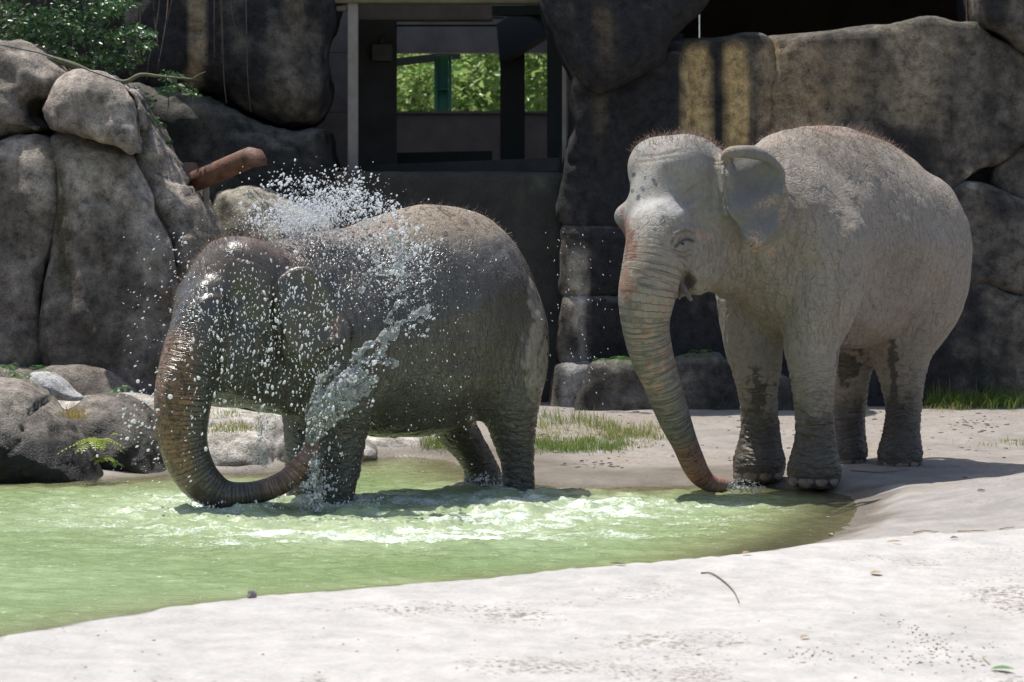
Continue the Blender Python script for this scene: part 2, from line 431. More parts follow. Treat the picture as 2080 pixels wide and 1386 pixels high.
# ------------------------------------------------------------------ pond water
def foam_and_waves(x, y):
    p = np.stack([x, y, 0*x], -1)
    near = lambda cx, cy, rx, ry: np.exp(-(((x-cx)/rx)**2+((y-cy)/ry)**2))
    churn = np.clip(near(-1.3, 17.0, 1.0, .7)+near(-.9, 16.2, 1.6, .8)+.8*near(-.1, 17.4, .8, .7)+.55*near(.35, 16.9, .9, .5)+.6*near(-.6, 15.4, 1.0, .9)+.6*near(-2.2, 17.6, .9, .7)+.5*near(.4, 18.3, .8, .6)+.4*near(1.2, 17.2, .6, .5), 0, 1)
    # chop: many short crossing ripple trains, crests sharpened and broken up by noise
    w = np.zeros_like(x); rg = np.random.default_rng(4)
    q1 = vnoise(p*1.3); q2 = vnoise(p*1.3+31); q3 = vnoise(p*3.1+61)
    for k in range(22):
        lam = .075*(7.0**(k/21.0)); ang = math.pi*.5+rg.normal(0, .6); ph = (x*math.cos(ang)+y*math.sin(ang))*2*math.pi/lam+rg.uniform(0, 6.28)+(1.8*q1+1.5*q2)*(.25/lam)**.6+1.4*q3
        env = .5+.5*vnoise(p*(.45/lam)+13.7*k)
        w += (lam**.85)*.0105*env*(np.sin(ph)+.28*np.cos(2*ph))*.62
    w = w*(1.35+1.5*churn)
    n = fbm(np.stack([x*2.4, y*3.6, 0*x], -1)+5, 5, .6); n2 = fbm(np.stack([x*9, y*13, 0*x], -1)+15, 4, .65); rid = np.maximum(1-np.abs(fbm(np.stack([x*3.2, y*7.0, 0*x], -1)+33, 5, .6))*4.0, 0)
    w += churn*(.034*n+.024*rid+.016*n2)
    speck = np.clip(near(-.4, 15.6, 2.0, 1.0)+.7*near(.6, 16.4, 1.2, .9)+.6*near(-2.6, 17.4, 1.3, 1.0)+.35*near(-1.6, 15.2, 1.8, 1.2), 0, 1)  # foam specks that also stand in for sun glints on the water
    m1 = fbm(np.stack([x*1.6, y*4.2, 0*x], -1)+55, 5, .62); m2 = fbm(np.stack([x*7, y*15, 0*x], -1)+75, 3, .6)
    foam = np.clip(.27*churn+.80*m1*churn+.45*m2*churn+.10*rid*churn-.05+.24*speck*(.6+1.5*m1+1.2*m2), 0, .8)
    for cx, cy, r0 in ((-1.12, 17.22, .16), (.02, 18.0, .13), (-.15, 18.6, .16), (-1.45, 17.6, .17)):
        rr = np.sqrt((x-cx)**2+((y-cy)*1.0)**2); foam = np.maximum(foam, .62*np.exp(-((rr-r0)/.08)**2)+.25*n2); w += .018*np.exp(-((rr-r0-.03)/.06)**2)
    tl = seg_dist(np.array([[-2.35, 16.78], [-1.95, 16.8], [-1.65, 16.82]]), x, y); foam = np.maximum(foam, .6*np.exp(-(tl/.12)**2)+.2*n2); w += .02*np.exp(-((tl-.11)/.05)**2)
    t2 = np.sqrt((x-1.46)**2+(y-18.05)**2); w += .005*np.sin(t2*70)*np.exp(-t2/.12)
    return w, foam, churn, n2
def build_water():
    xs = np.arange(-4.6, 3.3, .021); ys = np.arange(10.7, 21.4, .027)
    Y, X = np.meshgrid(ys, xs, indexing='ij'); x, y = X.ravel(), Y.ravel()
    w, foam, churn, n2 = foam_and_waves(x, y); sd = poly_sd(POND, x, y)
    calm = sstep(.02, -.35, sd); z = WATER_Z+w*(.25+.75*calm)
    V = np.stack([x, y, z], -1); ny, nx = X.shape; i = np.arange(ny*nx).reshape(ny, nx)
    Q = np.stack([i[:-1, :-1], i[:-1, 1:], i[1:, 1:], i[1:, :-1]], -1).reshape(-1, 4)
    keep = (sd < .35)[Q].any(1) & ~((z < ground_height(x, y)-.03)[Q].all(1)); Q = Q[keep]; used = np.unique(Q); mp = np.full(len(V), -1); mp[used] = np.arange(len(used))
    me = np_mesh('pond_water', V[used], mp[Q]); depth = np.clip(z-ground_height(x, y), 0, 1)[used]
    set_attr(me, 'depth', depth); set_attr(me, 'foam', (foam*sstep(.0, .03, np.clip(z-ground_height(x, y), 0, 1)))[used]); set_attr(me, 'churn', churn[used])
    m = bpy.data.materials.new('murky_green_water'); m.use_nodes = True; n = m.node_tree.nodes; l = m.node_tree.links; b = n['Principled BSDF']; out = n['Material Output']
    tc = n.new('ShaderNodeTexCoord').outputs['Object']
    def at(nm): q = n.new('ShaderNodeAttribute'); q.attribute_name = nm; return q.outputs['Fac']
    def noise(s, d, r, sv=(1, 1, 1)):
        v = n.new('ShaderNodeVectorMath'); v.operation = 'MULTIPLY'; v.inputs[1].default_value = sv; l.new(tc, v.inputs[0])
        t = n.new('ShaderNodeTexNoise'); t.inputs['Scale'].default_value = s; t.inputs['Detail'].default_value = d; t.inputs['Roughness'].default_value = r; l.new(v.outputs[0], t.inputs['Vector']); return t.outputs['Fac']
    def mixc(a, c, f):
        q = n.new('ShaderNodeMix'); q.data_type = 'RGBA'; l.new(f, q.inputs[0])
        for s, v in ((6, a), (7, c)):
            if isinstance(v, tuple): q.inputs[s].default_value = (*v, 1)
            else: l.new(v, q.inputs[s])
        return q.outputs[2]
    big = noise(.6, 3, .5); cr = n.new('ShaderNodeMapRange'); cr.inputs['From Min'].default_value = .35; cr.inputs['From Max'].default_value = .65; l.new(big, cr.inputs[0])
    base = mixc((.180, .252, .095), (.245, .318, .150), cr.outputs[0])
    chm = n.new('ShaderNodeMath'); chm.operation = 'MULTIPLY'; chm.inputs[1].default_value = .55; l.new(at('churn'), chm.inputs[0]); base = mixc(base, (.40, .46, .30), chm.outputs[0])
    dm = n.new('ShaderNodeMapRange'); dm.inputs['From Max'].default_value = .26; l.new(at('depth'), dm.inputs[0]); base = mixc((.30, .27, .14), base, dm.outputs[0])
    def ma(a, m_, c):
        q = n.new('ShaderNodeMath'); q.operation = 'MULTIPLY_ADD'; l.new(a, q.inputs[0]); q.inputs[1].default_value = m_
        if isinstance(c, (int, float)): q.inputs[2].default_value = c
        else: l.new(c, q.inputs[2])
        return q.outputs[0]
    ns = ma(noise(30, 6, .75, (.5, 1, 1)), 2.0, ma(noise(110, 3, .7, (.6, 1, 1)), 2.4, -1.7))      # about 0.5 +- 0.35
    fa = n.new('ShaderNodeMath'); fa.operation = 'ADD'; l.new(at('foam'), fa.inputs[0]); l.new(ns, fa.inputs[1])
    fm = n.new('ShaderNodeMapRange'); fm.interpolation_type = 'SMOOTHSTEP'; fm.inputs['From Min'].default_value = .86; fm.inputs['From Max'].default_value = 1.35; l.new(fa.outputs[0], fm.inputs[0]); foamf = fm.outputs[0]
    col = mixc(base, (.60, .65, .57), foamf); l.new(col, b.inputs['Base Color'])
    rg = n.new('ShaderNodeMapRange'); rg.inputs['To Min'].default_value = .09; rg.inputs['To Max'].default_value = .6; l.new(foamf, rg.inputs[0]); l.new(rg.outputs[0], b.inputs['Roughness'])
    b.inputs['IOR'].default_value = 1.33
    bu = n.new('ShaderNodeBump'); bu.inputs['Strength'].default_value = 1.0; bu.inputs['Distance'].default_value = .013
    hs = n.new('ShaderNodeMath'); hs.operation = 'MULTIPLY_ADD'; l.new(noise(26, 4, .6, (.55, 1.7, 1)), hs.inputs[0]); hs.inputs[1].default_value = .7; l.new(noise(9, 3, .6, (.5, 1.7, 1)), hs.inputs[2]); l.new(hs.outputs[0], bu.inputs['Height']); l.new(bu.outputs[0], b.inputs['Normal'])
    tr = n.new('ShaderNodeBsdfTransparent'); tr.inputs[0].default_value = (.86, .88, .74, 1)
    gl = n.new('ShaderNodeBsdfGlossy'); gl.inputs['Roughness'].default_value = .06; l.new(bu.outputs[0], gl.inputs['Normal']); fr = n.new('ShaderNodeFresnel'); fr.inputs[0].default_value = 1.33; l.new(bu.outputs[0], fr.inputs['Normal'])
    thin = n.new('ShaderNodeMixShader'); l.new(fr.outputs[0], thin.inputs[0]); l.new(tr.outputs[0], thin.inputs[1]); l.new(gl.outputs[0], thin.inputs[2])
    op = n.new('ShaderNodeMapRange'); op.interpolation_type = 'SMOOTHSTEP'; op.inputs['From Min'].default_value = .01; op.inputs['From Max'].default_value = .22; op.inputs['To Min'].default_value = .12; l.new(at('depth'), op.inputs[0])
    mxx = n.new('ShaderNodeMath'); mxx.operation = 'MAXIMUM'; l.new(op.outputs[0], mxx.inputs[0]); l.new(foamf, mxx.inputs[1])
    ms = n.new('ShaderNodeMixShader'); l.new(mxx.outputs[0], ms.inputs[0]); l.new(thin.outputs[0], ms.inputs[1]); l.new(b.outputs[0], ms.inputs[2]); l.new(ms.outputs[0], out.inputs[0])
    o = link_mesh('pond_water', me, m); o['kind'] = 'structure'; return o

from mathutils.bvhtree import BVHTree
GROUND = build_ground(); build_water()
GROUND_TREE = BVHTree.FromObject(GROUND, bpy.context.evaluated_depsgraph_get())
# ------------------------------------------------------------------ artificial rock backdrop
def strk(V, f, o=0): return fbm(V*np.array([f, f, f*.16])+o, 4)
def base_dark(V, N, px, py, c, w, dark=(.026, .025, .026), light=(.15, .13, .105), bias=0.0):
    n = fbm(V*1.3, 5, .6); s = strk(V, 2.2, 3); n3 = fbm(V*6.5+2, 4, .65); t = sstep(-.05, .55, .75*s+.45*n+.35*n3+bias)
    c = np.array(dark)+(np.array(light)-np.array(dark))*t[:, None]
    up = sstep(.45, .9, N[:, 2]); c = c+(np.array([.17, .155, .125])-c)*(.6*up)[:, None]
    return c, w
def paint_wall(V, N, px, py, c, w):
    c, w = base_dark(V, N, px, py, c, w); n = fbm(V*3.2, 4, .6); s = strk(V, 3.5, 8)
    def streak(cx, hw, y0, y1, col, a=1.0):
        nonlocal c
        e = .5*s+.35*n; t = sstep(1.15, .5, np.abs(px-cx-10*fbm(V*1.4+2, 2))/hw+e*.8)*sstep(y0-25, y0+15, py)*sstep(y1+80, y1-60, py+70*n)
        c = c+(np.array(col)-c)*(a*t)[:, None]
    streak(1412, 34, 95, 330, (.52, .375, .18)); streak(1493, 30, 95, 330, (.52, .365, .17)); streak(1625, 95, 90, 300, (.32, .24, .15), .9); streak(1720, 55, 85, 260, (.24, .19, .125), .85)  # first two are golden streaks, their colour brightened to look sunlit
    streak(1850, 85, 58, 240, (.30, .25, .175), .9); streak(1780, 50, 120, 220, (.13, .11, .08), .7); streak(395, 20, -200, 175, (.28, .215, .135), .95); streak(600, 26, -60, 70, (.13, .105, .07), .6)
    streak(1228, 22, 20, 90, (.15, .11, .065), .6); streak(1215, 16, 190, 270, (.15, .12, .08), .6); streak(1978, 6, 350, 380, (.4, .36, .28), .8)
    # pale seepage down the left edge of the pillar
    streak(1176, 32, 515, 650, (.33, .29, .23), .95); streak(1186, 15, 590, 745, (.42, .38, .32), .95); streak(1180, 42, 735, 840, (.42, .40, .37), .95)
    moss = sstep(.2, .5, fbm(V*2.1+40, 3))*sstep(640, 800, py); c = c+(np.array([.05, .06, .03])-c)*(.35*moss)[:, None]
    return c, w
def paint_grey(V, N, px, py, c, w):
    n = fbm(V*1.1, 5, .6); n2 = fbm(V*4.5+7, 4, .62); s = strk(V, 2.0, 13)
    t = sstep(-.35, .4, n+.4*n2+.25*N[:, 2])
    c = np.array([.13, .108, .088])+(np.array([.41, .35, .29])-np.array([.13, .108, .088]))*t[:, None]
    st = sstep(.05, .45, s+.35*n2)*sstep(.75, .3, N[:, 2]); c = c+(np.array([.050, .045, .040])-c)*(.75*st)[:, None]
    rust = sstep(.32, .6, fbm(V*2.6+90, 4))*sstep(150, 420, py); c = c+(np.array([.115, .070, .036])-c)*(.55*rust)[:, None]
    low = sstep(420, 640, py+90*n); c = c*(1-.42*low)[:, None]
    moss = np.maximum(np.exp(-((px-128)/15)**2)*sstep(300, 380, py)*sstep(640, 500, py), .5*sstep(.35, .6, n2)*sstep(430, 480, py)*sstep(600, 560, py)); moss = np.maximum(moss, .9*np.exp(-((px-240-.4*(px-200))/80)**2)*np.exp(-((py-300)/10)**2)*sstep(.0, .3, n2)); c = c+(np.array([.045, .042, .014])-c)*(.8*np.clip(moss*1.4, 0, 1))[:, None]
    return c, w
def paint_boulder(V, N, px, py, c, w):
    n = fbm(V*1.8, 5, .6); n2 = fbm(V*7+7, 4, .62)
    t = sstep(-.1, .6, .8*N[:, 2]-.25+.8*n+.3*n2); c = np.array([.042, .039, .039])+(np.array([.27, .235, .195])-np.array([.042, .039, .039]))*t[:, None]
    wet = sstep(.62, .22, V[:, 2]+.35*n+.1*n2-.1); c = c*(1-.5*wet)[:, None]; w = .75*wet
    moss = sstep(.22, .45, n2+.4*n)*sstep(.35, .0, V[:, 2]); c = c+(np.array([.055, .05, .012])-c)*(.7*moss)[:, None]
    return c, w
def paint_pale(V, N, px, py, c, w):
    n = fbm(V*2.2, 5, .6); n2 = fbm(V*9, 4, .6); c = np.array([.36, .32, .27])+(np.array([.56, .52, .46])-np.array([.36, .32, .27]))*sstep(-.4, .35, n+.4*n2)[:, None]
    w = .5*sstep(.12, .0, V[:, 2]+.1*n); c = c*(1-.5*w)[:, None]; return c, w
def paint_white(V, N, px, py, c, w):
    n = fbm(V*4, 4); c = np.array([.50, .49, .47])*(1+.25*n)[:, None]; return c, w

def crackline(*pts, w=5, d=.05): return (list(pts), w, d)

# left dark pillar and the ledge below it
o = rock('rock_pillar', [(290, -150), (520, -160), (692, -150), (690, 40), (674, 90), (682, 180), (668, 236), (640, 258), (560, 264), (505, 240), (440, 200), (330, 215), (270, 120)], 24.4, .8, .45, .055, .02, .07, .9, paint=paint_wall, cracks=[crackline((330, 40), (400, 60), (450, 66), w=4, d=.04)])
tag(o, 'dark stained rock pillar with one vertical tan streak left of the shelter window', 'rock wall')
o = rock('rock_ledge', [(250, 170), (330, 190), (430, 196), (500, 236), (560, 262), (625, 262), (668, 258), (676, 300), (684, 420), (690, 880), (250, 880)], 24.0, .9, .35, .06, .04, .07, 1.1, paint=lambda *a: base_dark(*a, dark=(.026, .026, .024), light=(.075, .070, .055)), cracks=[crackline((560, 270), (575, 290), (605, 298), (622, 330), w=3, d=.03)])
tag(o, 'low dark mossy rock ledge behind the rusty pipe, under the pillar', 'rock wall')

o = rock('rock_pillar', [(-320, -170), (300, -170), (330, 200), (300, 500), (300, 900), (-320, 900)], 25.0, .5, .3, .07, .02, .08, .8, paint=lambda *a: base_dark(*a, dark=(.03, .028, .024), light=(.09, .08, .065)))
tag(o, 'shaded dark rock wall behind the fig at the far left', 'rock wall')

# right-hand mass: blocks of one modelled rock wall
right = empty('rock_wall', W(1700, 815, 25)); tag(right, 'tall dark rock wall with golden water streaks behind the dry elephant', 'rock wall')
def blk(*a, **k):
    a = list(a); a[3] = min(a[3], .09) if a[0][0][1] > 60 else a[3]*.5; a[6] *= .8; k['grow'] = .036; k.setdefault('paint', paint_wall); o = rock('rock_block', *a, parent=None, **k); o.parent = right; o.matrix_parent_inverse = Matrix.Translation(-Vector(right.location)); return o
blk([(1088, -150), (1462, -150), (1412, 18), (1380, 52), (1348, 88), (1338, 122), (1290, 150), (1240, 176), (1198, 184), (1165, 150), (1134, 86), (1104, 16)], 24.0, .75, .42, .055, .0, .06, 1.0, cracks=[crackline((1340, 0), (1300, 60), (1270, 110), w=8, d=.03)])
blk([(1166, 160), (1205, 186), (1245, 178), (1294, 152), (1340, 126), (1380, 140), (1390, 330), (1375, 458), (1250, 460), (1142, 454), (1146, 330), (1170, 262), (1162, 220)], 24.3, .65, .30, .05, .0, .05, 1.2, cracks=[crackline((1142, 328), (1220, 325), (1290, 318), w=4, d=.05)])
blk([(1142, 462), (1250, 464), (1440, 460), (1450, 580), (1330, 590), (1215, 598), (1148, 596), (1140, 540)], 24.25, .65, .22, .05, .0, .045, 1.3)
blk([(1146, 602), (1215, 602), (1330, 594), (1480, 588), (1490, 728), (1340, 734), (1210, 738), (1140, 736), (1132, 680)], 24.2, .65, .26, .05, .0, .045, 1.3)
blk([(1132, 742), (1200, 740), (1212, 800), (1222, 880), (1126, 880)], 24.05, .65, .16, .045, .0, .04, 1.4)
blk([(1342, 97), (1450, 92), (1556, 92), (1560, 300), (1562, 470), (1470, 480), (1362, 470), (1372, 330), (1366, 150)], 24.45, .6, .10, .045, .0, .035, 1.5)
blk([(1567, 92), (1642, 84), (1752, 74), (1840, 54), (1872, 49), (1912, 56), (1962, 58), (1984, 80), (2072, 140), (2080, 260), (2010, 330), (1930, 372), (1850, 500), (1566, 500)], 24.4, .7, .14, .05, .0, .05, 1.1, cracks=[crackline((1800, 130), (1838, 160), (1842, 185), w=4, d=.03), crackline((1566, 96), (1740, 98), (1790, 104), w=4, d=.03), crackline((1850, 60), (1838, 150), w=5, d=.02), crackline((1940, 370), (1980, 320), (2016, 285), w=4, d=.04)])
blk([(1968, -150), (2300, -150), (2300, 130), (2080, 118), (2012, 70), (1974, 50), (1966, -40)], 24.1, .8, .3, .055, .0, .06, 1.1)
blk([(2084, 130), (2300, 140), (2300, 470), (2150, 440), (2060, 412), (1990, 372), (2030, 320), (2090, 262)], 24.5, .7, .2, .055, .0, .06, 1.1)
blk([(1480, 500), (1860, 508), (1900, 400), (1935, 376), (1985, 384), (2060, 424), (2150, 456), (2300, 490), (2300, 620), (2080, 600), (1960, 568), (1900, 600), (1500, 610)], 24.2, .75, .3, .06, .12, .06, 1.0, cracks=[crackline((1950, 430), (2030, 470), (2080, 478), w=5, d=.03)])
blk([(1500, 600), (1900, 604), (1965, 576), (2080, 612), (2300, 634), (2300, 900), (1500, 900)], 24.1, .75, .25, .06, .08, .06, 1.0)
blk([(1200, 742), (1300, 734), (1360, 736), (1440, 726), (1500, 742), (1560, 760), (1600, 790), (1612, 880), (1200, 880)], 23.7, .55, .25, .04, .1, .05, 1.6, paint=lambda *a: base_dark(*a, dark=(.05, .047, .042), light=(.17, .15, .125), bias=.15), cracks=[crackline((1305, 740), (1312, 800), (1306, 850), w=6, d=.04), crackline((1470, 735), (1500, 780), (1560, 810), w=6, d=.04)])

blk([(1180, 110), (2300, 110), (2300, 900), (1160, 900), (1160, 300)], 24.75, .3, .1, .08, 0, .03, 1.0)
# concrete sill wall under the shelter window
def box(bm, x0, x1, y0, y1, z0, z1, bev=0.0):
    r = bmesh.ops.create_cube(bm, size=1.0); vs = r['verts']
    bmesh.ops.transform(bm, matrix=Matrix.Translation(((x0+x1)/2, (y0+y1)/2, (z0+z1)/2)) @ Matrix.Diagonal((x1-x0, y1-y0, z1-z0, 1)), verts=vs)
    if bev: bmesh.ops.bevel(bm, geom=list({e for v in vs for e in v.link_edges}), offset=bev, segments=2, affect='EDGES')
def box_obj(name, x0, x1, y0, y1, z0, z1, mat, parent=None, bev=.008, keep=True):
    bm = bmesh.new(); box(bm, x0, x1, y0, y1, z0, z1, bev); me = bpy.data.meshes.new(name); bm.to_mesh(me); bm.free()
    o = link_mesh(name, me, mat)
    if parent is not None: o.parent = parent; o.matrix_parent_inverse = Matrix.Translation(-Vector(parent.location))
    return o
def pxbox(name, x0, x1, yt, yb, d, th, mat, parent=None, bev=.008):
    a = W(x0, yb, d); b = W(x1, yt, d); return box_obj(name, a[0], b[0], d, d+th, a[2], b[2], mat, parent, bev)
def paint_sill(V, N, px, py, c, w):
    n = fbm(V*1.5, 4); s = strk(V, 3, 5); t = sstep(-.1, .5, s+.4*n)
    c = np.array([.040, .039, .034])+(np.array([.115, .10, .060])-np.array([.040, .039, .034]))*(t*sstep(560, 350, py))[:, None]
    g = sstep(.25, .5, n+.3*s)*sstep(340, 420, py)*sstep(520, 420, py)*np.exp(-((px-1090)/40)**2); c = c+(np.array([.15, .22, .16])-c)*(.7*g)[:, None]
    return c, w
sill = rock('concrete_wall', [(660, 350), (900, 349), (1150, 351), (1150, 880), (660, 880)], 24.55, .28, .03, .045, 0, .008, 2, k_smooth=0, paint=paint_sill, mat=CONCM, cracks=[crackline((980, 448), (1150, 446), w=3, d=.02)])
tag(sill, 'plain stained concrete wall below the shelter window', 'wall')

# ------------------------------------------------------------------ the shelter behind the rock wall
shel = empty('shelter_building', W(900, 400, 26)); tag(shel, 'dark open concrete shelter with green view through its rear window', 'building')
cream = mottled('worn_cream_paint', (.25, .215, .18), (.34, .30, .26), 6, .7, .25); dk = mottled('dark_concrete', (.075, .070, .064), (.12, .11, .10), 3, .9, .3); mid = mottled('grey_concrete', (.13, .105, .085), (.21, .175, .14), 2.2, .9, .3)
steel = mottled('dark_green_steel', (.012, .02, .02), (.02, .03, .03), 6, .5, .1); green = mottled('green_painted_steel', (.05, .19, .12), (.06, .23, .15), 4, .45, .1); rust = mottled('rust', (.075, .032, .02), (.19, .095, .06), 11, .7, .4)
pxbox('post', 706, 727, 2, 352, 24.95, .10, cream, shel)
pxbox('lintel', 640, 1140, -30, 6, 24.9, .25, mottled('mossy_cream', (.12, .10, .05), (.20, .175, .11), 5, .8, .3), shel)
pxbox('beam', 728, 1000, 8, 40, 26.4, .3, mid, shel); pxbox('side_frame', 1142, 1152, 60, 352, 25.0, .06, cream, shel); pxbox('side_frame', 672, 704, 12, 22, 24.96, .1, mid, shel)
pxbox('column', 728, 803, 40, 420, 27.5, .4, dk, shel); pxbox('column', 1112, 1148, 50, 420, 27.6, .35, steel, shel); pxbox('column', 1016, 1066, 84, 420, 29.3, .3, steel, shel)
pxbox('lamp_box', 756, 796, 90, 124, 27.36, .12, mottled('lamp_grey', (.12, .115, .105), (.17, .16, .15), 9, .6, .1), shel); pxbox('lamp_hook', 772, 784, 72, 92, 27.4, .05, steel, shel)
pxbox('pipe_rail', 800, 1025, 50, 54, 30, .05, steel, shel); pxbox('pipe_rail', 800, 1025, 35, 38, 30, .05, steel, shel); pxbox('beam', 860, 1120, 12, 30, 28, .25, steel, shel)
D = 33.0
def wallpiece(x0, x1, y0, y1): pxbox('rear_wall', x0, x1, y0, y1, D, .25, mid, shel, .003)
wallpiece(600, 1420, -220, 107); wallpiece(600, 1420, 229, 700); wallpiece(600, 803, 107.5, 228.5); wallpiece(1113, 1420, 107.5, 228.5)
wallpiece(1424, 2330, -220, 700)
pxbox('window_sill', 790, 1120, 226, 231, D-.03, .05, mid, shel, .003)
pxbox('window_post', 1016, 1066, 104, 230, D+.05, .15, steel, shel)
gp = pxbox('green_post', 882, 889, 112, 229, D+.3, .16, green, shel); pxbox('green_post', 911, 917, 112, 229, D+.3, .16, green, shel); pxbox('green_post', 889.4, 910.6, 112, 229, D+.40, .02, mottled('green_web', (.055, .2, .13), (.065, .24, .16), 4, .5, .1), shel); pxbox('green_stiffener', 889.4, 910.6, 180, 183, D+.3, .09, green, shel)
# sloping steel beams
def bar(name, a, b, w, h, mat, parent):
    a = Vector(a); b = Vector(b); d = b-a; bm = bmesh.new(); bmesh.ops.create_cube(bm, size=1.0); bmesh.ops.transform(bm, matrix=Matrix.Diagonal((d.length, w, h, 1)), verts=bm.verts)
    q = d.to_track_quat('X', 'Z').to_matrix().to_4x4(); bmesh.ops.transform(bm, matrix=Matrix.Translation((a+b)/2) @ q, verts=bm.verts)
    me = bpy.data.meshes.new(name); bm.to_mesh(me); bm.free(); o = link_mesh(name, me, mat)
    if parent is not None: o.parent = parent; o.matrix_parent_inverse = Matrix.Translation(-Vector(parent.location))
    return o
bar('brace', W(1022, 88, 29.0), W(1130, 20, 27.8), .12, .42, steel, shel); bar('brace', W(790, 128, D+.5), W(930, 112, D+1.2), .1, .1, steel, shel); bar('low_beam', W(740, 349, 27.0), W(1150, 334, 26.0), .15, .13, dk, shel); bar('low_beam', W(800, 322, 30.0), W(1000, 318, 30.0), .15, .12, steel, shel)
a = W(560, 0, 25); b = W(2330, 0, 25)
box_obj('unseen_roof', a[0]-1, b[0]+1.5, 25.35, 29.6, 4.62, 4.85, dk, shel); box_obj('unseen_roof', W(1240, 0, 26)[0], b[0]+1.5, 29.604, 34.2, 4.62, 4.85, dk, shel); box_obj('floor', a[0], b[0]+1, 25.2, 33.0, .55, .7, dk, shel)  # unseen roof slabs: gap lets light onto rear wall, second keeps right side dark
box_obj('end_wall', a[0]-.6, a[0]-.4, 25.3, 33.2, -.3, 4.6, dk, shel); box_obj('end_wall', b[0]+1.0, b[0]+1.2, 25.3, 33.2, -.3, 4.6, dk, shel)
box_obj('partition', W(1240, 0, 26)[0], W(1240, 0, 26)[0]+.2, 25.6, 32.9, .72, 4.58, dk, shel)
pxbox('hatch_box', 1350, 1388, 68, 98, 26.2, .3, steel, shel); pxbox('door_post', 1964, 1969, -30, 60, 25.0, .05, rust, shel)

# ------------------------------------------------------------------ left outcrop
crop = empty('rock_outcrop', W(150, 800, 22)); tag(crop, 'big rounded grey rock outcrop rising at the left above the pool', 'rock outcrop')
def blo(*a, **k):
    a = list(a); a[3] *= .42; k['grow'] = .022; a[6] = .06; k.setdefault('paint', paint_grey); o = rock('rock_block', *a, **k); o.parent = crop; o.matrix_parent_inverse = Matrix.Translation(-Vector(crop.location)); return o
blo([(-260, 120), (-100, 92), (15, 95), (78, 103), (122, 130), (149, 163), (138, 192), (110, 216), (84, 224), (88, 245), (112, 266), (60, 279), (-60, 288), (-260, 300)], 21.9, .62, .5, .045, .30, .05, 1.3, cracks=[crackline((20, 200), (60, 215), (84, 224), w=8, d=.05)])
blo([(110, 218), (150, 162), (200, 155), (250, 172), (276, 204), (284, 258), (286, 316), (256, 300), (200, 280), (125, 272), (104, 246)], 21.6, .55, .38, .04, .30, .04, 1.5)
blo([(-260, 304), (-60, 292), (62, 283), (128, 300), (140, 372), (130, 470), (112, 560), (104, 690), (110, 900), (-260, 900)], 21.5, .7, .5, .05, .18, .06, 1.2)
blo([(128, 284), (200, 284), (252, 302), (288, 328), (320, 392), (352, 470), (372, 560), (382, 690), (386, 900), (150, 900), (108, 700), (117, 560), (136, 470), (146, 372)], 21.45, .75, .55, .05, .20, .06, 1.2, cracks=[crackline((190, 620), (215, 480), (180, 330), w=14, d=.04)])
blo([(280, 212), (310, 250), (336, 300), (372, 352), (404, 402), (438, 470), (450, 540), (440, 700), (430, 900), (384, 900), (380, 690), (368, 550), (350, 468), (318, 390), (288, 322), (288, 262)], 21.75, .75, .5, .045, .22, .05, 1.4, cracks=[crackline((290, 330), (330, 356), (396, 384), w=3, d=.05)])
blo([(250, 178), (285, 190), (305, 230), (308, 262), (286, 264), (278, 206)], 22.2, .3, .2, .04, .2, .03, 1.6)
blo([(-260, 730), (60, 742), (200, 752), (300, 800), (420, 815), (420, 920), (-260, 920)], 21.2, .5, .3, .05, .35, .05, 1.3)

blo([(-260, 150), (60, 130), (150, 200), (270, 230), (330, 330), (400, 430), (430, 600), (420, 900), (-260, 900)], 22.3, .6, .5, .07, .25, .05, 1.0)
def single(name, label, cat, *a, **k):
    o = rock(name, *a, **k); tag(o, label, cat); return o
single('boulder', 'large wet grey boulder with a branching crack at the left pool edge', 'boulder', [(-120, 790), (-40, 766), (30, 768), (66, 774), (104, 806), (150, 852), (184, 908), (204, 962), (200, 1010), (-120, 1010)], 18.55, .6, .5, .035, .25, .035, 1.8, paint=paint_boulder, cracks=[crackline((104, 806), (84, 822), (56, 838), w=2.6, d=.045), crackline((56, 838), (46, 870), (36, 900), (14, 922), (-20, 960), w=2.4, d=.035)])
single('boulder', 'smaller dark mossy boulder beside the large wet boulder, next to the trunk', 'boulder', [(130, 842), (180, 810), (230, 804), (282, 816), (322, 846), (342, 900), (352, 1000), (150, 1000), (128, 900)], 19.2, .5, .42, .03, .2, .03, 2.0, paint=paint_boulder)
single('boulder', 'sunlit rounded boulder half hidden behind the splash and under the pipe', 'boulder', [(425, 480), (436, 400), (470, 372), (520, 362), (556, 370), (590, 392), (645, 430), (690, 480), (710, 600), (705, 880), (420, 880)], 23.0, .6, .5, .045, .3, .05, 1.4, paint=lambda V, N, px, py, c, w: (base_dark(V, N, px, py, c, w, dark=(.06, .058, .045), light=(.16, .145, .11), bias=.15)[0]+sstep(.4, .85, N[:, 2])[:, None]*np.array([.22, .20, .16]), w))  # upward faces lightened in the colour to paint the sunlit top
single('stone', 'smooth white stone wedged below the outcrop beside the ferns', 'stone', [(64, 758), (100, 756), (130, 772), (152, 794), (170, 812), (110, 812), (66, 790)], 20.3, .25, .22, .02, .3, .012, 2.5, paint=paint_white)
single('rock', 'pale flat rock at the water edge seen through the curled trunk', 'rock', [(396, 872), (440, 862), (490, 874), (535, 892), (552, 925), (560, 980), (390, 980)], 19.6, .35, .26, .025, .35, .03, 2.4, paint=paint_pale)
single('rock', 'pale upright rock behind the trickle under the elephant chin', 'rock', [(520, 872), (545, 832), (570, 812), (604, 808), (640, 830), (668, 880), (680, 980), (522, 980)], 19.95, .4, .3, .028, .25, .03, 2.2, paint=paint_pale)
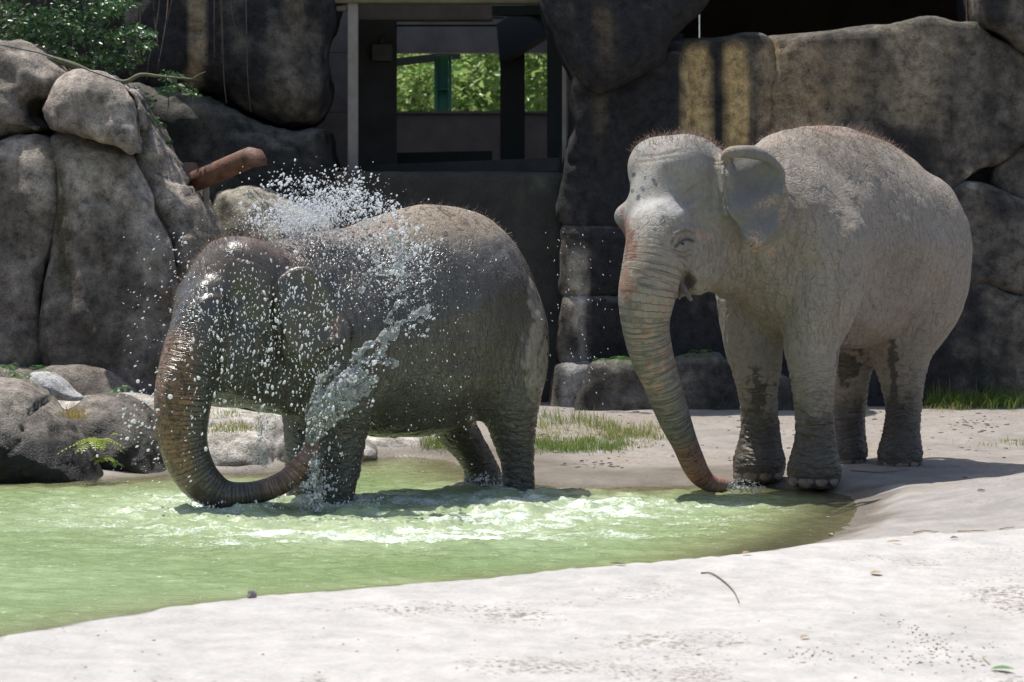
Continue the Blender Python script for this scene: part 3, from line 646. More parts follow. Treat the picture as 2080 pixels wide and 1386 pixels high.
single('rock', 'low pale wet rock behind the bathing elephant belly', 'rock', [(712, 892), (760, 880), (810, 882), (860, 898), (892, 914), (898, 945), (712, 945)], 21.0, .3, .14, .025, .4, .02, 2.6, paint=paint_pale)
single('stone', 'sandy slope of pale stone behind the small boulder', 'stone', [(96, 815), (170, 808), (250, 800), (330, 812), (400, 826), (520, 838), (640, 850), (720, 885), (720, 940), (96, 940)], 20.4, .4, .2, .03, .6, .02, 2.4, paint=paint_pale)

# rusty pipe and its mount
pipe = empty('rusty_pipe', W(415, 380, 22.6)); tag(pipe, 'thick rusty steel pipe slanting out from behind the outcrop on a bracket', 'pipe')
def tube_mesh(name, pts, seg=18, caps=True):
    q = np.array(pts, float); V = []; F = []; up = np.array([0, 0, 1.0])
    for i in range(len(q)):
        t = q[min(i+1, len(q)-1), :3]-q[max(i-1, 0), :3]; t /= np.linalg.norm(t)+1e-9
        s = np.cross(t, up); s = s/np.linalg.norm(s) if np.linalg.norm(s) > 1e-3 else np.array([1.0, 0, 0]); u = np.cross(s, t)
        for k in range(seg):
            a = 2*math.pi*k/seg; V.append(q[i, :3]+q[i, 3]*(math.cos(a)*s+math.sin(a)*u))
    for i in range(len(q)-1):
        for k in range(seg): F.append((i*seg+k, i*seg+(k+1) % seg, (i+1)*seg+(k+1) % seg, (i+1)*seg+k))
    if caps: F.append(tuple(range(seg))[::-1]); F.append(tuple((len(q)-1)*seg+k for k in range(seg)))
    return list_mesh(name, V, F, True)
def child(o, p): o.parent = p; o.matrix_parent_inverse = Matrix.Translation(-Vector(p.location)); return o
pp = [tuple(W(*a))+(.088,) for a in ((398, 368, 22.7), (440, 350, 22.55), (490, 328, 22.35))]+[tuple(W(509, 320, 22.28))+(.088,), tuple(W(519, 322, 22.24))+(.086,), tuple(W(523, 330, 22.22))+(.083,), tuple(W(524, 338, 22.22))+(.078,)]
child(link_mesh('pipe', tube_mesh('pipe', pp, 20), rust), pipe)
child(pxbox('bracket', 372, 396, 330, 384, 22.7, .18, mottled('rusty_paint', (.13, .13, .13), (.20, .09, .055), 7, .6, .3)), pipe); child(pxbox('bracket', 397, 424, 338, 380, 22.9, .15, rust), pipe)
child(pxbox('post', 412, 424, 378, 560, 22.8, .06, mottled('pale_post', (.25, .21, .17), (.38, .34, .29), 8, .7, .2)), pipe)
# ------------------------------------------------------------------ elephants
class Elephant:
    def __init__(s, C, theta, hc, hyaw, hpitch):
        s.C = np.array(C, float); t = math.radians(theta)
        s.hd = np.array([-math.cos(t), -math.sin(t), 0.0]); s.lf = np.array([math.sin(t), -math.cos(t), 0.0])
        s.R = np.stack([s.hd, s.lf, [0, 0, 1]])          # world -> local
        s.O = np.array([C[0], C[1], 0.0])
        # head frame (in local coordinates)
        a = math.radians(hyaw); p = math.radians(hpitch)
        f = np.array([-math.cos(a), -math.sin(a), 0.0]); l = np.array([math.sin(a), -math.cos(a), 0.0]); u = np.array([0, 0, 1.0])
        f2 = f*math.cos(p)+u*math.sin(p); u2 = u*math.cos(p)-f*math.sin(p)
        s.HR = np.stack([f2, l, u2])@s.R.T                # rows: head axes in local coordinates
        s.HC = s.loc(hc)
    def loc(s, w): return (np.asarray(w, float)-s.O)@s.R.T
    def wor(s, v): return np.asarray(v, float)@s.R+s.O
    def pt(s, px, py, d): return s.loc(W(px, py, d))
    def hp(s, f, l, u): return s.HC+np.array([f, l, u])@s.HR
    def screen(s, V):
        w = s.wor(V); return 1040+FPX*w[:, 0]/w[:, 1], HOR-FPX*(w[:, 2]-CAM_H)/w[:, 1], w[:, 1]

def torso_fn(tab):
    t = prof(tab)
    x0, x1 = tab[0][0], tab[-1][0]
    def fn(x, y, z):
        xs = np.clip(x, x0, x1); top = t(xs, 1); bot = t(xs, 2); w = np.maximum(t(xs, 3), 0.03)
        c = (top+bot)*0.5; b = np.maximum((top-bot)*0.5, 0.03)
        zn = (z-c)/b
        we = w*(1-0.16*np.clip(zn, 0, 1.3)-0.03*np.clip(-zn-.2, 0, 1.3))
        yn = np.abs(y)/we; an = np.abs(zn)
        k0 = np.sqrt(yn**2+an**2); k1 = np.sqrt((yn/we)**2+(an/b)**2)
        d = k0*(k0-1)/np.maximum(k1, 1e-6)
        ex = np.maximum(np.abs(x-(x0+x1)/2)-(x1-x0)/2, 0)
        return np.sqrt(np.maximum(d, 0)**2+ex**2)+np.minimum(d, 0)
    return fn

def build_skin(E, sp, h=0.018):
    F = Field(sp['lo'], sp['hi'], h)
    F.add(torso_fn(sp['torso']), [sp['torso'][0][0], -0.8, -0.2], [sp['torso'][-1][0], 0.8, 2.6], 0.05)
    for c, r, k in sp.get('bulges', []): F.ell(c, r, k)
    for leg in sp['legs']:
        q = catmull(leg['pts'], 5)
        L = Field.__new__(Field); L.lo = F.lo; L.h = F.h; L.n = F.n; L.ax = F.ax; L.F = np.full_like(F.F, 10.0)
        for a, b in zip(q[:-1], q[1:]): L.cone(a[:3], b[:3], a[3], b[3], 0.02)
        if 'foot' in leg:
            c, r, z0 = leg['foot']
            L.ell(c, r, 0.06)
            L.add(lambda x, y, z: (z-z0)+0*x+0*y, np.array(c)-[.4, .4, .3], np.array(c)+[.4, .4, .1], 0.015, sub=True)
        hk = np.maximum(0.095-np.abs(F.F-L.F), 0)/0.095; F.F = np.minimum(F.F, L.F)-hk*hk*0.095*0.25
    for a, b, ra, rb, k in sp.get('neck', []): F.cone(a, b, ra, rb, k)
    for c, r, k in sp['head']: F.ell(E.hp(*c), r, k, E.HR)
    for a, b, ra, rb, k in sp.get('headcones', []): F.cone(E.hp(*a), E.hp(*b), ra, rb, k)
    tp = np.array([list(E.pt(a, b, d))+[r/FPX*d] for a, b, d, r in sp['trunk']])
    tq = catmull(tp, 5)
    T = Field.__new__(Field); T.lo = F.lo; T.h = F.h; T.n = F.n; T.ax = F.ax; T.F = np.full_like(F.F, 10.0)
    for a, b in zip(tq[:-1], tq[1:]): T.cone(a[:3], b[:3], a[3], b[3], 0.012)
    hk = np.maximum(0.07-np.abs(F.F-T.F), 0)/0.07; F.F = np.minimum(F.F, T.F)-hk*hk*0.07*0.25
    for a, b, ra, rb, k in sp['earroot']: F.cone(a, b, ra, rb, k)
    for ear in sp['ears']:
        P = np.array([(W(a, b, ear['d'])[0], W(a, b, ear['d'])[2]) for a, b in ear['out']])
        P = catmull(np.vstack([P, P[:1]]), 4)[:-1]
        u0, v0 = ear.get('c', P.mean(0)); th = ear['th']; df = ear['depth']
        lo = np.array([E.loc([x, ear['d']+y, z]) for x in (P[:, 0].min(), P[:, 0].max()) for y in (-.4, .4) for z in (P[:, 1].min(), P[:, 1].max())])
        def fn(x, y, z):
            wx = E.O[0]+x*E.R[0, 0]+y*E.R[1, 0]+0*z; wy = E.O[1]+x*E.R[0, 1]+y*E.R[1, 1]+0*z; wz = z+0*x+0*y
            d2 = poly_sd(P, wx, wz); dd = np.abs(wy-ear['d']-df(wx-u0, wz-v0))-th
            r = th*0.9; a = d2+r; b = dd+r
            return (np.sqrt(np.maximum(a, 0)**2+np.maximum(b, 0)**2)+np.minimum(np.maximum(a, b), 0)-r)*0.8
        F.add(fn, lo.min(0), lo.max(0), ear.get('k', 0.03), pad=0.05)
        for rim in ear.get('rims', []):
            q = catmull(np.array([list(E.pt(a, b, d))+[r] for a, b, d, r in rim]), 5)
            for a, b in zip(q[:-1], q[1:]): F.cone(a[:3], b[:3], a[3], b[3], 0.02)
    if 'tail' in sp:
        q = catmull(np.array(sp['tail']), 5)
        for a, b in zip(q[:-1], q[1:]): F.cone(a[:3], b[:3], a[3], b[3], 0.03)
    for a, b, ra, rb, k in sp.get('cut', []): F.cone(E.pt(*a), E.pt(*b), ra, rb, k, sub=True)
    V, Q = F.mesh(relax=sp.get('relax', 3))
    me = subdivided(np_mesh('elephant', V, Q), 1)
    V = get_co(me)
    # trunk arc length / weight per vertex
    seg = np.r_[0, np.cumsum(np.linalg.norm(np.diff(tq[:, :3], axis=0), axis=1))]
    best = np.full(len(V), 9.0); ts = np.zeros(len(V)); ta = np.zeros(len(V))
    for i in range(len(tq)-1):
        a, b = tq[i, :3], tq[i+1, :3]; ab = b-a; t = np.clip((V-a)@ab/(ab@ab), 0, 1)
        c = a+t[:, None]*ab; r = tq[i, 3]+(tq[i+1, 3]-tq[i, 3])*t
        d = np.linalg.norm(V-c, axis=1)-r; m = d < best
        best = np.where(m, d, best); ts = np.where(m, seg[i]+t*(seg[i+1]-seg[i]), ts)
    tw = sstep(0.035, 0.005, best)*sstep(.06, .24, ts)
    return me, V, ts, tw, seg[-1], tq

def strokes(E, me, V, lst):
    "press creases / raise ridges along lines given on the visible side"
    N = get_no(me); w = E.wor(V); nw = N@E.R
    view = np.array([0, 0, CAM_H])-w; view /= np.linalg.norm(view, axis=1)[:, None]
    face = (nw*view).sum(1); px, py, dep = E.screen(V)
    D = np.zeros(len(V))
    for pts, wid, amp, dr in lst:
        q = catmull(np.array(pts, float), 6) if len(pts) > 2 else np.array(pts, float)
        lo = q.min(0)-4*wid; hi = q.max(0)+4*wid
        m = np.where((px > lo[0]) & (px < hi[0]) & (py > lo[1]) & (py < hi[1]) & (dep > dr[0]) & (dep < dr[1]) & (face > 0.05))[0]
        if len(m) == 0: continue
        X = np.stack([px[m], py[m]], 1); d = np.full(len(m), 1e9); tt = np.zeros(len(m))
        for i in range(len(q)-1):
            a, b = q[i], q[i+1]; ab = b-a; t = np.clip((X-a)@ab/(ab@ab+1e-9), 0, 1)
            dd = ((X-a-t[:, None]*ab)**2).sum(1); k = dd < d
            d = np.where(k, dd, d); tt = np.where(k, (i+t)/(len(q)-1), tt)
        taper = np.minimum(1, 5*np.minimum(tt, 1-tt)+0.15)
        D[m] += amp*np.exp(-d/(wid*wid))*taper
    return V+N*D[:, None]

# ---- dry grey elephant, standing, right -------------------------------------
def spec_dry():
    E = Elephant((2.26, 19.05), 59, W(1376, 440, 17.95), 42, 0)
    P = E.pt
    sp = dict(lo=(-1.6, -1.0, -0.12), hi=(2.55, 1.0, 2.62))
    #            X     top   bottom  halfwidth
    sp['torso'] = [(-1.26, 1.62, 1.42, 0.12), (-1.20, 1.95, 1.12, 0.38), (-1.05, 2.18, 0.98, 0.54), (-0.78, 2.34, 0.90, 0.64),
                   (-0.35, 2.41, 0.86, 0.63), (0.0, 2.44, 0.85, 0.595), (0.35, 2.43, 0.88, 0.52), (0.7, 2.39, 0.96, 0.43),
                   (0.95, 2.34, 1.08, 0.36), (1.10, 2.2, 1.25, 0.26), (1.16, 1.80, 1.5, 0.08)]
    nf = E.loc([2.045, 18.2, 0]); ff = E.loc([1.715, 18.66, 0]); nh = E.loc([2.82, 19.55, 0]); fh = E.loc([2.453, 19.8, 0])
    def front(f, y, a=0, g=0):
        return dict(pts=[(f[0]-.06+a, y, 1.62, .24+g), (f[0]-.03+a, y*1.0-g, 1.30, .225+g), (f[0]+a*.9, f[1]-g, 0.98, .182+g*.8), (f[0]+.02+a*.6, f[1], 0.78, .152+g*.6), (f[0]+.02, f[1], .55, .128), (f[0]-.01, f[1], .34, .13), (f[0]+0.0, f[1], .2, .145), (f[0]+.0, f[1], .1, .16)],
                    foot=((f[0]+.01, f[1], .07), (.186, .178, .165), -.035))
    def hind(f, y):
        return dict(pts=[(f[0]-.10, y*1.1, 1.55, .38), (f[0]-.10, y*1.15, 1.2, .32), (f[0]-.03, f[1], 0.9, .235), (f[0]-.03, f[1], .62, .158), (f[0]-.06, f[1], .42, .125), (f[0]-.02, f[1], .25, .128), (f[0], f[1], .1, .145)],
                    foot=((f[0]+.015, f[1], .065), (.172, .158, .15), -.03))
    sp['legs'] = [front(nf, .34, .02, .012), front(ff, -.27, .06, .03), hind(nh, .27), hind(fh, -.27)]
    sp['feet'] = [(nf, .185, True), (ff, .185, True), (nh, .17, False), (fh, .17, False)]
    sp['bulges'] = [((.62, .34, 1.55), (.27, .19, .46), .09), ((.62, -.30, 1.55), (.27, .19, .46), .09), ((-.86, .42, 1.55), (.34, .25, .52), .12), ((-.86, -.40, 1.55), (.34, .25, .52), .12)]
    sp['neck'] = [((.85, -.02, 1.78), E.hp(-.15, 0, .08), .44, .34, .12), ((.8, -.02, 1.5), E.hp(-.1, 0, -.25), .33, .22, .12)]
    sp['head'] = [((-.07, 0, .21), (.36, .31, .34), .08), ((.05, .12, .32), (.22, .20, .22), .06), ((.05, -.13, .32), (.22, .20, .22), .06),
                  ((.17, 0, -.06), (.22, .25, .38), .08), ((.25, .20, .0), (.10, .09, .085), .07), ((.25, -.215, .0), (.10, .09, .085), .07),
                  ((.0, .19, -.27), (.21, .12, .25), .07), ((.0, -.19, -.27), (.21, .12, .25), .07), ((-.05, 0, -.36), (.22, .2, .17), .08)]
    sp['headcones'] = [((.05, 0, -.46), (.26, 0, -.52), .10, .045, .05)]
    sp['trunk'] = [(1338, 470, 17.66, 62), (1327, 535, 17.60, 61), (1314, 600, 17.58, 57.5), (1311, 656, 17.6, 48), (1323, 718, 17.65, 43.5), (1345, 780, 17.7, 37),
                   (1369, 848, 17.8, 32.5), (1390, 898, 17.9, 26.5), (1409, 943, 18.0, 24.5), (1424, 968, 18.07, 21), (1446, 984, 18.1, 16.5), (1472, 986, 18.12, 15)]
    ear = dict(d=17.62, th=0.021, k=0.03, out=[(1462, 318), (1482, 306), (1521, 303), (1551, 310), (1578, 330), (1594, 357), (1603, 391), (1604, 419), (1594, 446), (1578, 470), (1557, 496), (1536, 510), (1518, 503), (1503, 476), (1491, 452), (1478, 440), (1470, 400), (1462, 350)])
    cx = W(1520, 400, 17.62)
    ear['c'] = (cx[0], cx[2])
    ear['depth'] = lambda u, v: 0.02+0.10*u-0.9*(u+0.03)**2+0.10*v+0.5*np.clip(v-.12, 0, 1)**2+0.030*np.sin(13*u+7*v)+.018*np.sin(26*v-9*u)
    ear['rims'] = [[(1470, 316, 17.66, .024), (1486, 309, 17.60, .036), (1521, 309, 17.56, .042), (1551, 317, 17.57, .036), (1578, 336, 17.60, .026), (1592, 358, 17.63, .018)]]
    far = dict(d=18.25, th=0.02, k=0.03, out=[(1330, 320), (1300, 330), (1292, 400), (1300, 470), (1330, 500), (1350, 430)])
    cf = W(1320, 400, 18.25); far['c'] = (cf[0], cf[2]); far['depth'] = lambda u, v: 0.25+0.5*u
    sp['ears'] = [ear]
    sp['earroot'] = [(E.pt(1458, y, 17.93), E.pt(1478, y+2, 17.66), .055, .026, .05) for y in range(326, 436, 9)]
    sp['tail'] = [(-1.22, 0, 1.78, .06), (-1.33, -.15, 1.35, .045)]+[tuple(E.loc([a, b, c]))+(r,) for a, b, c, r in ((2.47, 20.18, .95, .03), (2.40, 20.12, .70, .022))]
    sp['cut'] = [((1392, 558, 17.66), (1404, 572, 17.72), .014, .022, .02), ((1404, 572, 17.70), (1394, 596, 17.74), .022, .014, .02)]
    dr = (17.2, 18.35); B = (17.2, 19.6)
    st = [([(1372, 497), (1384, 484), (1398, 478), (1409, 482)], 4, -.012, dr), ([(1366, 492), (1378, 470), (1398, 462), (1416, 474)], 6, .009, dr),
          ([(1362, 498), (1374, 512), (1386, 520), (1400, 520)], 4, -.010, dr), ([(1372, 504), (1390, 500), (1408, 492)], 6, .010, dr), ([(1355, 490), (1364, 470), (1382, 456), (1410, 452)], 4, -.008, dr),
          ([(1380, 530), (1384, 548), (1394, 560)], 4, -.012, dr), ([(1404, 560), (1420, 580), (1440, 596), (1462, 590)], 4, -.010, dr)]
    for k in range(9):           # cheek folds running down from the ear root
        x = 1424+k*9.5
        st.append(([(x-8, 440+k*3), (x+6, 478+k*2), (x+8, 520+k), (x-4-k, 566-k*.5)], 4.0, -.015, dr))
    st += [([(1800, 610), (1815, 560), (1800, 520)], 46, -.030, (17.8, 20)), ([(1880, 470), (1905, 520), (1915, 580)], 36, .022, (17.8, 20)),
           ([(1625, 400), (1650, 470), (1668, 540)], 34, .022, (17.4, 19.4)), ([(1700, 430), (1712, 500), (1716, 580)], 26, -.016, (17.4, 19.6)), ([(1590, 560), (1620, 620), (1640, 680)], 30, .016, (17.2, 18.8)),
           ([(1730, 640), (1790, 668), (1830, 690)], 22, .014, (17.8, 19.6)), ([(1512, 480), (1530, 540), (1530, 610)], 16, -.030, B), ([(1545, 520), (1560, 560), (1556, 610)], 14, .014, B),
           ([(1440, 400), (1450, 430)], 26, -.016, dr), ([(1395, 385), (1412, 410)], 28, -.022, dr), ([(1440, 500), (1452, 545), (1440, 580)], 24, .014, dr)]
    st += [([(1496, 470), (1506, 520), (1504, 560), (1486, 600)], 6, -.02, B), ([(1514, 510), (1524, 560), (1516, 604), (1490, 640)], 5, -.014, B), ([(1452, 598), (1480, 604), (1504, 592)], 5, -.016, B),
           ([(1694, 520), (1703, 580), (1697, 640), (1682, 700)], 7, -.02, B),
           ([(1545, 615), (1560, 640), (1556, 664)], 6, -.018, B), ([(1565, 610), (1580, 650), (1600, 690)], 5, -.010, B),
           ([(1822, 700), (1850, 640), (1890, 590), (1905, 520)], 9, -.014, (18, 20)), ([(1835, 708), (1870, 660), (1900, 600)], 5, -.008, (18, 20)),
           ([(1610, 420), (1615, 470), (1600, 540), (1560, 600)], 7, -.010, B), ([(1290, 318), (1340, 316), (1390, 306)], 4, -.006, dr), ([(1290, 330), (1330, 326), (1380, 318)], 4, -.005, dr),
           ([(1480, 318), (1474, 350), (1480, 400), (1486, 440)], 5, -.016, dr), ([(1440, 330), (1462, 336), (1478, 326)], 3, -.007, dr), ([(1430, 322), (1458, 328), (1474, 318)], 3, -.007, dr)]
    for k in range(7):
        st.append(([(1716+k*15, 650+k*4), (1722+k*14, 690), (1724+k*13, 716)], 5, -.004, (17.6, 20)))
    for k in range(8):
        st.append(([(1712+k*9, 500+k*22), (1735+k*8, 540+k*18), (1742+k*9, 590+k*10)], 6, -.004, (17.6, 20)))
    for x0, x1, ys, d0 in ((1606, 1692, (868, 880, 891, 902, 912, 921), (17.7, 18.35)), (1508, 1578, (860, 872, 884, 896, 906), (18.2, 18.9)), (1796, 1868, (846, 862, 876, 890), (19.1, 19.8)), (1688, 1742, (850, 870, 886), (19.4, 20.2))):
        for j, y in enumerate(ys):
            st.append(([(x0, y-4), ((x0+x1)/2-6, y+6+(j % 2)*2), (x1, y-2)], 3.6, -.009, d0))
    sp['strokes'] = st
    return E, sp

# ---- wet dark elephant, bathing, left ---------------------------------------
def spec_wet():
    E = Elephant((-0.70, 17.81), 35, W(469, 610, 17.1), 27, 14)
    P = E.pt
    sp = dict(lo=(-1.45, -0.95, -0.5), hi=(2.2, 0.95, 2.05))
    sp['torso'] = [(-.99, 1.15, 0.95, .10), (-.94, 1.38, .74, .26), (-.83, 1.62, .60, .33), (-.64, 1.785, .48, .44), (-.40, 1.862, .39, .54), (-.12, 1.88, .34, .585),
                   (.2, 1.80, .35, .57), (.5, 1.71, .42, .50), (.8, 1.665, .52, .42), (1.02, 1.60, .72, .31), (1.12, 1.35, 1.0, .1)]
    nf = E.loc([-1.12, 17.25, 0]); ff = E.loc([-1.33, 17.62, 0]); nh = E.loc([.03, 18.02, 0]); fh = E.loc([-.19, 18.66, 0])
    def front(f, y):
        return dict(pts=[(f[0]-.08, y, 1.05, .24), (f[0]-.05, y, .75, .215), (f[0]-.02, f[1], .45, .18), (f[0]+.0, f[1], .2, .15), (f[0]+.03, f[1], -.03, .118), (f[0]+.03, f[1], -.2, .12), (f[0]+.03, f[1], -.34, .14)])
    sp['legs'] = [front(nf, .29), front(ff, -.27),
                  dict(pts=[(nh[0]+.10, .22, 1.0, .27), (nh[0]+.07, .26, .72, .22), (nh[0]+.04, nh[1], .44, .165), (nh[0]+.0, nh[1], .2, .115), (nh[0]-.02, nh[1], 0., .102), (nh[0], nh[1], -.2, .12), (nh[0], nh[1], -.34, .14)]),
                  dict(pts=[(fh[0]+.2, -.27, .95, .32), (fh[0]+.33, -.28, .62, .23), (fh[0]+.27, fh[1], .4, .155), (fh[0]+.12, fh[1], .2, .115), (fh[0]+.02, fh[1], .04, .112), (fh[0]+.0, fh[1], -.1, .15)])]
    sp['feet'] = []
    sp['bulges'] = [((.55, .33, .95), (.30, .18, .40), .1), ((.55, -.30, .95), (.30, .18, .40), .1), ((-.62, .27, .95), (.30, .2, .46), .12), ((-.62, -.27, .95), (.30, .2, .46), .12)]
    sp['neck'] = [((.80, 0, 1.25), E.hp(-.12, 0, .02), .36, .30, .14), ((.8, 0, 1.0), E.hp(-.1, 0, -.22), .30, .22, .12)]
    sp['head'] = [((-.09, 0, .13), (.35, .29, .29), .08), ((.0, .12, .21), (.22, .18, .19), .06), ((.0, -.12, .21), (.22, .18, .19), .06),
                  ((.13, 0, -.10), (.22, .25, .37), .08), ((.22, .20, .0), (.11, .085, .085), .07), ((.20, -.15, -.02), (.11, .085, .085), .07),
                  ((-.02, .18, -.32), (.22, .12, .27), .07), ((-.02, -.18, -.32), (.22, .12, .27), .07), ((-.12, 0, -.42), (.24, .2, .2), .08)]
    sp['headcones'] = [((-.05, 0, -.56), (.16, 0, -.6), .11, .06, .05), ((-.2, 0, -.45), (-.5, 0, -.48), .2, .16, .1)]
    sp['trunk'] = [(410, 650, 16.82, 58), (396, 695, 16.78, 58), (382, 745, 16.75, 58), (373, 800, 16.75, 58), (369, 850, 16.75, 54), (371, 895, 16.75, 49), (384, 940, 16.76, 45),
                   (410, 980, 16.78, 40), (452, 1005, 16.8, 30), (500, 1004, 16.82, 24), (545, 994, 16.84, 22.5), (583, 975, 16.86, 22), (612, 947, 16.87, 22), (628, 920, 16.88, 18), (634, 896, 16.9, 15.5)]
    ear = dict(d=16.93, th=0.022, k=0.03, out=[(566, 560), (590, 548), (630, 553), (656, 578), (672, 612), (696, 645), (712, 672), (704, 700), (676, 706), (648, 716), (626, 738), (606, 728), (586, 700), (572, 660), (564, 620)])
    c = W(630, 640, 16.98); ear['c'] = (c[0], c[2])
    ear['depth'] = lambda u, v: 0.0+0.20*u-0.75*u*u+0.05*v+0.02*np.sin(11*u-6*v)
    ear['rims'] = [[(585, 552, 16.93, .02), (610, 551, 16.92, .03), (632, 557, 16.93, .032), (655, 582, 16.94, .026), (672, 615, 16.96, .022), (696, 648, 16.97, .018)]]
    sp['ears'] = [ear]
    sp['earroot'] = [(E.pt(558, y, 17.2), E.pt(580, y+2, 16.95), .055, .026, .05) for y in range(572, 680, 9)]
    dr = (16.3, 17.7)
    st = [([(560, 590), (560, 640), (566, 680), (566, 720), (574, 770)], 7, -.026, dr), ([(400, 622), (430, 606), (462, 612)], 9, .018, dr), ([(470, 640), (500, 660), (530, 640)], 22, -.014, dr), ([(590, 600), (600, 650), (606, 700)], 12, .010, dr), ([(430, 664), (446, 652), (462, 656)], 4, -.01, dr), ([(424, 660), (444, 642), (468, 650)], 5, .012, dr), ([(428, 672), (446, 680), (464, 672)], 4, -.008, dr),
          ([(452, 700), (456, 740), (450, 780), (470, 806)], 5, -.012, dr), ([(470, 520), (520, 530), (560, 548)], 5, -.008, dr)]
    for k in range(12):
        x = 462+k*9
        st.append(([(x, 690+(k % 3)*8), (x+5, 730), (x+3, 770), (x-3, 806)], 2.8, -.006, dr))
    for k in range(9):           # folds where the fore leg meets the body
        st.append(([(664, 862+k*13), (700, 874+k*14), (740, 852+k*12)], 3, -.005, (16.6, 17.7)))
    st += [([(1000, 520), (1030, 560), (1046, 620)], 34, .020, (17.2, 19)), ([(930, 640), (950, 700), (945, 760)], 50, -.024, (17, 19)), ([(700, 560), (730, 640), (745, 720)], 36, .02, (16.6, 18.2)), ([(790, 600), (800, 680), (800, 760)], 28, -.014, (16.8, 18.4)),
           ([(470, 590), (490, 620)], 26, -.018, dr), ([(480, 730), (490, 770)], 26, .012, dr)]
    st += [([(772, 780), (764, 840), (756, 890)], 8, -.016, (16.6, 18.2)), ([(990, 850), (1020, 800), (1050, 730), (1062, 650)], 10, -.016, (17.2, 18.8)), ([(985, 842), (1010, 780), (1040, 700)], 5, -.007, (17.2, 18.8))]
    for k in range(9):
        st.append(([(1008, 850+k*14), (1040, 858+k*14), (1084, 846+k*13)], 3, -.005, (17.6, 18.5)))
    sp['strokes'] = st
    return E, sp

def nz(V, f, o=0, oct=3): return fbm(V*f+o, oct)
def lerp(a, b, t): return a+(np.asarray(b)-a)*t[:, None]
def blob(px, py, cx, cy, rx, ry, ang=0):
    a = math.radians(ang); x = px-cx; y = py-cy; u = x*math.cos(a)+y*math.sin(a); v = -x*math.sin(a)+y*math.cos(a)
    return np.exp(-((u/rx)**2+(v/ry)**2))
def line_px(px, py, pts):
    q = catmull(np.array(pts, float), 6); d = np.full(px.shape, 1e9)
    for a, b in zip(q[:-1], q[1:]):
        e = b-a; t = np.clip(((px-a[0])*e[0]+(py-a[1])*e[1])/(e@e+1e-9), 0, 1); d = np.minimum(d, (px-a[0]-t*e[0])**2+(py-a[1]-t*e[1])**2)
    return np.sqrt(d)
def freckles(V, f, thr=.33, off=0):
    f1, f2 = worley(V*f+off); return sstep(thr, thr-.12, f1)

